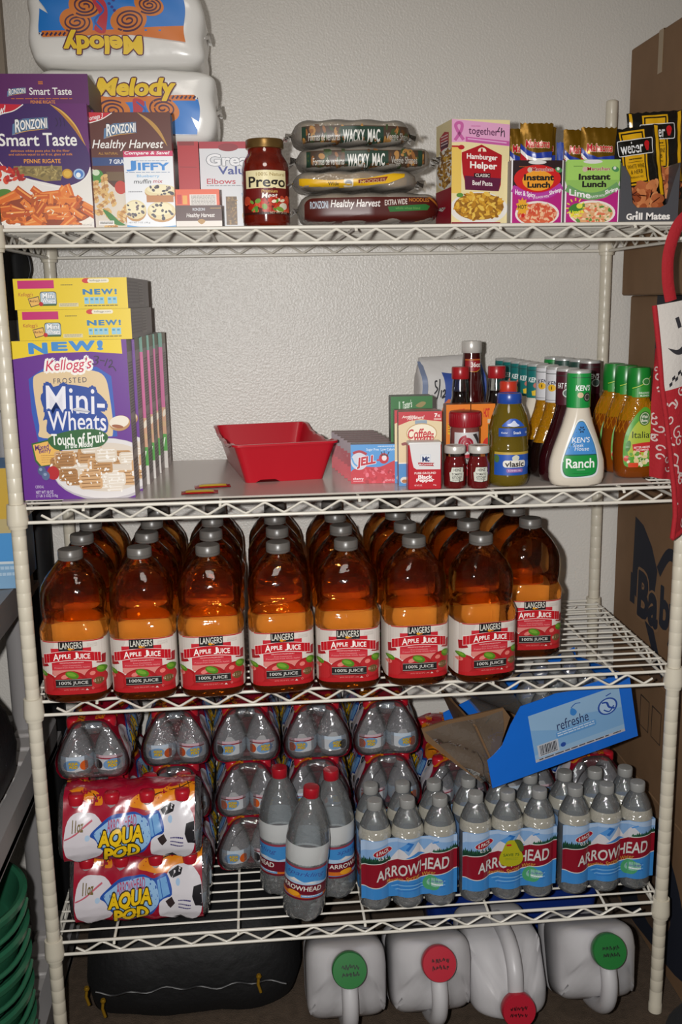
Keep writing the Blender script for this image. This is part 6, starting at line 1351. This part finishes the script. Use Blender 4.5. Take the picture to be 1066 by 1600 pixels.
for x in (-.19, .16):
    for y in (-.33, .36):
        m = MB(); m.lathe([(.024, 0), (.024, .86)], gp, 20, (x, y, 0)); m.lathe([(.029, .79), (.031, .83), (.029, .84)], gp, 20, (x, y, 0)); m.build('post', t, 50)
m = MB(); m.lathe([(.024, .85), (.024, 1.22)], gp, 20, (.165, .36, 0)); m.build('post', t, 50)
# things standing on and around it
a = Art(90, 240, .09, .235, k=1.0); a.rect(0, 0, 90, 240, '#5f9cd0'); a.rect(0, 0, 90, 128, '#c8a43c'); a.rect(0, 100, 90, 128, '#b8a878'); a.rect(0, 128, 90, 185, '#4a92d0'); a.rect(0, 185, 90, 190, '#c8d4dc'); a.rect(0, 190, 90, 240, '#7aa4c8'); a.lines(10, 195, 80, 220, 2, '#a8c4dc', .5)
carton('blue_carton', 'yellow and sky blue carton on the grey plastic shelving, behind the left post', 'carton', .09, .14, .235, (-.685, .185, .8955), '#4a8ac8', 0, a)
a = Art(80, 200, .08, .20, k=1.0); a.rect(0, 0, 80, 200, '#c8a42c'); a.blob([(0, 60), (50, 40), (80, 80), (60, 130), (0, 140)], '#1f3a80'); a.text('L', 40, 70, 62, 120, '#d8d8d8', .05)
carton('yellow_carton', 'yellow and navy carton at the left edge on the grey plastic shelving', 'carton', .10, .10, .20, (-.780, .12, .8955), '#b8942c', 0, a)
t = thing('plastic_bag', 'grey plastic bag with a bright green label at the left edge', 'plastic bag', (-.770, -.07, .8955)); m = MB()
R = m.lathe([(.05, .045, 0, 3), (.062, .06, .03, 3), (.066, .062, .07, 2.6), (.056, .05, .11, 2.4), (.03, .028, .135, 2.2), (.012, .012, .145, 2)], mat('#75757a', .3, bump=(30, .6)), 28); m.build('bag', t, 70)
a = Art(60, 60, .07, .07, k=1.0); a.rrect(0, 0, 60, 60, 8, '#4fb02a'); a.build('label', t, lambda u, v, n: Vector((.0665 * math.cos(-.6 + u * 6), .0635 * math.sin(-.9 + u * 8) - n, .085 - v)), cut=.006)
t = thing('black_bag', 'black zipped bag with a blue and white label on the grey plastic shelf', 'bag', (-.755, .02, .5455)); m = MB(); bk = mat('#0c0d10', .5, k=.9, bump=(60, .5), name='black_fabric')
R = m.lathe([(.080, .10, 0, 4), (.100, .13, .02, 4), (.108, .135, .07, 3.4), (.098, .125, .13, 3), (.070, .10, .185, 2.6), (.03, .06, .205, 2.4)], bk, 36); m.build('bag', t, 70)
a = Art(60, 60, .06, .07, k=1.0); a.rect(0, 0, 60, 60, '#1f6ac0'); a.rect(0, 22, 60, 38, '#c8ccd0'); a.build('label', t, plane((.030, -.1375, .115)))
m = MB(); m.tube([(-.10, -.05, .10), (-.06, -.105, .17), (.0, -.122, .185), (.06, -.105, .17), (.10, -.05, .10)], .002, mat('#3a3c40', .4), 6); m.build('zipper', t, 60)
for k in range(5):
    t = thing('green_tub', ('lowest dark green plastic tub of the stack on the floor at the left', 'dark green plastic tub second from the bottom of its stack', 'dark green plastic tub in the middle of its stack', 'dark green plastic tub second from the top of its stack', 'topmost dark green plastic tub of its stack')[k], 'tub', (-.776, -.06 + .002 * k, .066 + .062 * k), group='nested green tubs')
    m = MB(); gm = mat('#2a6449', .25, k=.95, name='green_plastic'); m.lathe([(.118, .002), (.124, 0), (.142, .058), (.152, .062), (.153, .072), (.146, .075), (.139, .072), (.121, .008)], gm, 48); m.build('tub', t, 40)
    m = MB(); m.tube([(.150 * math.cos(q), .150 * math.sin(q), .055 - .02 * math.sin((q + .9) / .9 * PI / 2 if False else (q + 1.3) / 1.4 * PI)) for q in [-1.3 + 1.4 * i / 12 for i in range(13)]], .005, gm, 8); m.build('handle', t, 60)
t = thing('rolled_mat', 'tall black rolled mat standing in the corner behind the left posts', 'rolled mat', (-.672, .448, 0)); m = MB()
m.lathe([(.040, 0), (.042, .004), (.042, 1.548), (.040, 1.552), (.012, 1.553)], mat('#121214', .55, k=.9), 32); m.build('roll', t, 40)
m = MB(); m.lathe([(.0425, 1.26), (.0432, 1.262), (.0432, 1.398), (.0425, 1.40)], mat('#6a6868', .5), 32, cap0=False, cap1=False); m.build('grey_wrap', t, 40)
m = MB(); m.tube(smooth_path([(.030, -.030, 1.55), (.046, -.036, 1.53), (.050, -.036, 1.50), (.040, -.034, 1.475), (.030, -.034, 1.46)], 6), .0025, mat('#1a1a1c', .4), 6); m.build('cord', t, 60)
s = MB(); s.box((-.72, WY - .012, 2.05), (.13, .024, 1.1), mat('#8d8070', .6, k=1.0)); s.build('trim_1', None, 0, 'structure')

# black holdall under the rack
t = thing('black_holdall', 'soft black holdall with gold zipper pulls on the floor under the rack', 'bag', (-.345, .245, 0)); m = MB()
R = m.lathe([(.19, .14, 0, 4), (.215, .165, .015, 4.5), (.226, .178, .06, 4), (.222, .176, .13, 3.6), (.205, .155, .180, 3.2), (.165, .11, .205, 2.8), (.08, .05, .212, 2.4)], mat('#0a0a0c', .7, k=.9, bump=(50, .6)), 64)
for ring in R:
    for v in ring: v.co.y += .005 * math.sin(v.co.x * 38 + v.co.z * 25); v.co.z += .004 * math.sin(v.co.x * 24) * (v.co.z > .1)
m.build('bag', t, 70); m = MB(); m.tube([(x / 100, -.1820 - .004 * math.sin(x * .38), .085 + .004 * math.sin(x * .9)) for x in range(-19, 20)], .0028, mat('#1c1c1e', .4), 6); m.build('zipper', t, 60)
gd = mat('#a07a20', .3, .6, k=1.1)
for x, z in ((-.205, .10), (-.175, .07), (.135, .10)):
    m = MB(); m.tube([(x, -.186, z + .004), (x - .002, -.190, z - .012), (x + .003, -.192, z - .030)], .0032, gd, 8); m.lathe([(.004, 0), (.006, .004), (.004, .008)], gd, 12, (x, -.188, z)); m.build('zipper_pull', t, 60)

# white plastic jugs lying with their caps to the front
jw = mat('#b9b7b9', .38, k=1.0, spec=.45, name='milky_plastic')
def jug(label, x, z, rot, capc, scr):
    t = thing('plastic_jug', label, 'jug', (x, .120, JZ), group='white plastic jugs lying on the floor', rot=rot)
    m = MB(); N = 56; rs = []; hw = .0775
    L = [(0, .90, 0), (.004, .97, 0), (.015, 1, 0), (.05, 1, 0), (.052, .985, 0), (.058, .985, 0), (.060, 1, 0), (.145, 1, 0), (.160, .985, 0), (.172, .93, .1), (.184, .84, .25), (.194, .70, .5), (.202, .55, .75), (.208, .43, .95), (.213, .40, 1), (.222, .40, 1)]
    for zz, k, sh in L:
        ring = []; n = 6 if k > .9 else 6 - (0.95 - k) / .55 * 4
        n = max(2, n)
        for i in range(N):
            q = 2 * PI * (i + .5) / N; c, s = math.cos(q), math.sin(q); x_, y_ = hw * k * math.copysign(abs(c) ** (2 / n), c), hw * k * math.copysign(abs(s) ** (2 / n), s)
            dz = 0; ax = abs(x_)
            if y_ < -.010 and .09 < zz < .212:      # hand hollows either side of the handle
                a_ = min(1, max(0, (ax - .017) / .010)); b_ = min(1, (-y_ - .010) / .02); w_ = math.sin(min(1, max(0, (zz - .09) / .122)) * PI) ** .7
                dz = -.036 * a_ * b_ * w_ * (1 if ax < .070 else .7); y_ *= 1 - .10 * a_ * b_ * w_
            ring.append((x_, y_ + .040 * sh, (zz + dz) * 1.09))
        rs.append(ring)
    m.rings(rs, jw); m.build('jug', t, 50)
    m = MB(); m.tube(smooth_path([(0, .018, .236), (0, -.022, .236), (0, -.054, .216), (0, -.071, .180), (0, -.077, .130), (0, -.076, .092)], 6), .0155, jw, 14, flat=1.05); m.build('handle', t, 60)
    m = MB(); cm = mat(capc, .35, k=1.0); m.lathe([(.0315, .240), (.0325, .242), (.0325, .258), (.031, .261), (.005, .2613)], cm, 48, (0, .040, 0)); cp = m.build('cap', t, 40)
    a = Art(60, 60, .05, .05, k=1.0); dk = '#14301a' if capc < '#5' else '#4a0c12'
    q3 = random.Random(int(x * 1e4))
    for y0 in (17, 32):
        for xx in range(13, 46, 8): a.line([(xx + q3.uniform(-1, 1), y0 + q3.uniform(6, 11)), (xx + q3.uniform(1, 3), y0 + q3.uniform(0, 3)), (xx + q3.uniform(3, 5), y0 + q3.uniform(6, 11)), (xx + q3.uniform(4, 7), y0 + q3.uniform(1, 6))], 2.2, dk, True)
    a.build('handwriting', cp, lambda u, v, n: Vector((u - .025, .040 + .025 - v, .2615 + n)))
    return t
H2 = math.radians(65); JZ = .0775 * math.cos(math.radians(25)) + .001
jug('white plastic jug with a green cap, leftmost of the jugs under the rack', -.0400, .080, (H2, 0, 0), '#1a6a2c', ())
jug('white plastic jug with a red cap near its top, second jug from the left', .1240, .080, (H2, 0, .02), '#a8182c', ())
jug('white plastic jug turned upside down, its red cap lowest of the jugs', .2830, .080, (H2, 0, 0), '#a8182c', ())
for o in bpy.data.objects:
    if o.get('label', '').startswith('white plastic jug turned'): o.rotation_euler = (Matrix.Rotation(math.radians(76), 3, 'X') @ Matrix.Rotation(PI, 3, 'Z')).to_euler(); o.location.y = .165; o.location.z = .0775
jug('white plastic jug with a green cap at the right end of the row', .4590, .080, (H2, 0, -.02), '#1a6a2c', ())
t = thing('blue_bin', 'deep blue plastic bin behind the white jugs', 'bin', (.36, .335, 0)); m = MB(); bb = mat('#16307c', .35, k=1.0)
m.rings([rr(.36, .18, 0, .02), rr(.40, .22, .185, .02), rr(.42, .24, .187, .02), rr(.42, .24, .197, .02), rr(.395, .215, .197, .02), rr(.355, .175, .006, .02)], bb); m.build('bin', t, 40)
t = thing('dark_backpack', 'dark bag on the floor at the lower right corner in front of the rack', 'bag', (.640, -.33, 0)); m = MB()
m.lathe([(.13, .12, 0, 3), (.155, .14, .02, 3), (.165, .15, .10, 2.8), (.155, .14, .18, 2.5), (.12, .11, .235, 2.3), (.06, .05, .262, 2.1), (.02, .02, .266, 2)], mat('#17181b', .8, k=.9, bump=(70, .6)), 40); m.build('bag', t, 70)
m = MB(); m.tube(smooth_path([(-.05, -.10, .21), (-.04, -.08, .27), (.0, -.07, .29), (.04, -.08, .27), (.05, -.10, .21)], 5), .008, mat('#17181b', .8, k=.9), 8, flat=.5); m.build('carry_loop', t, 60)
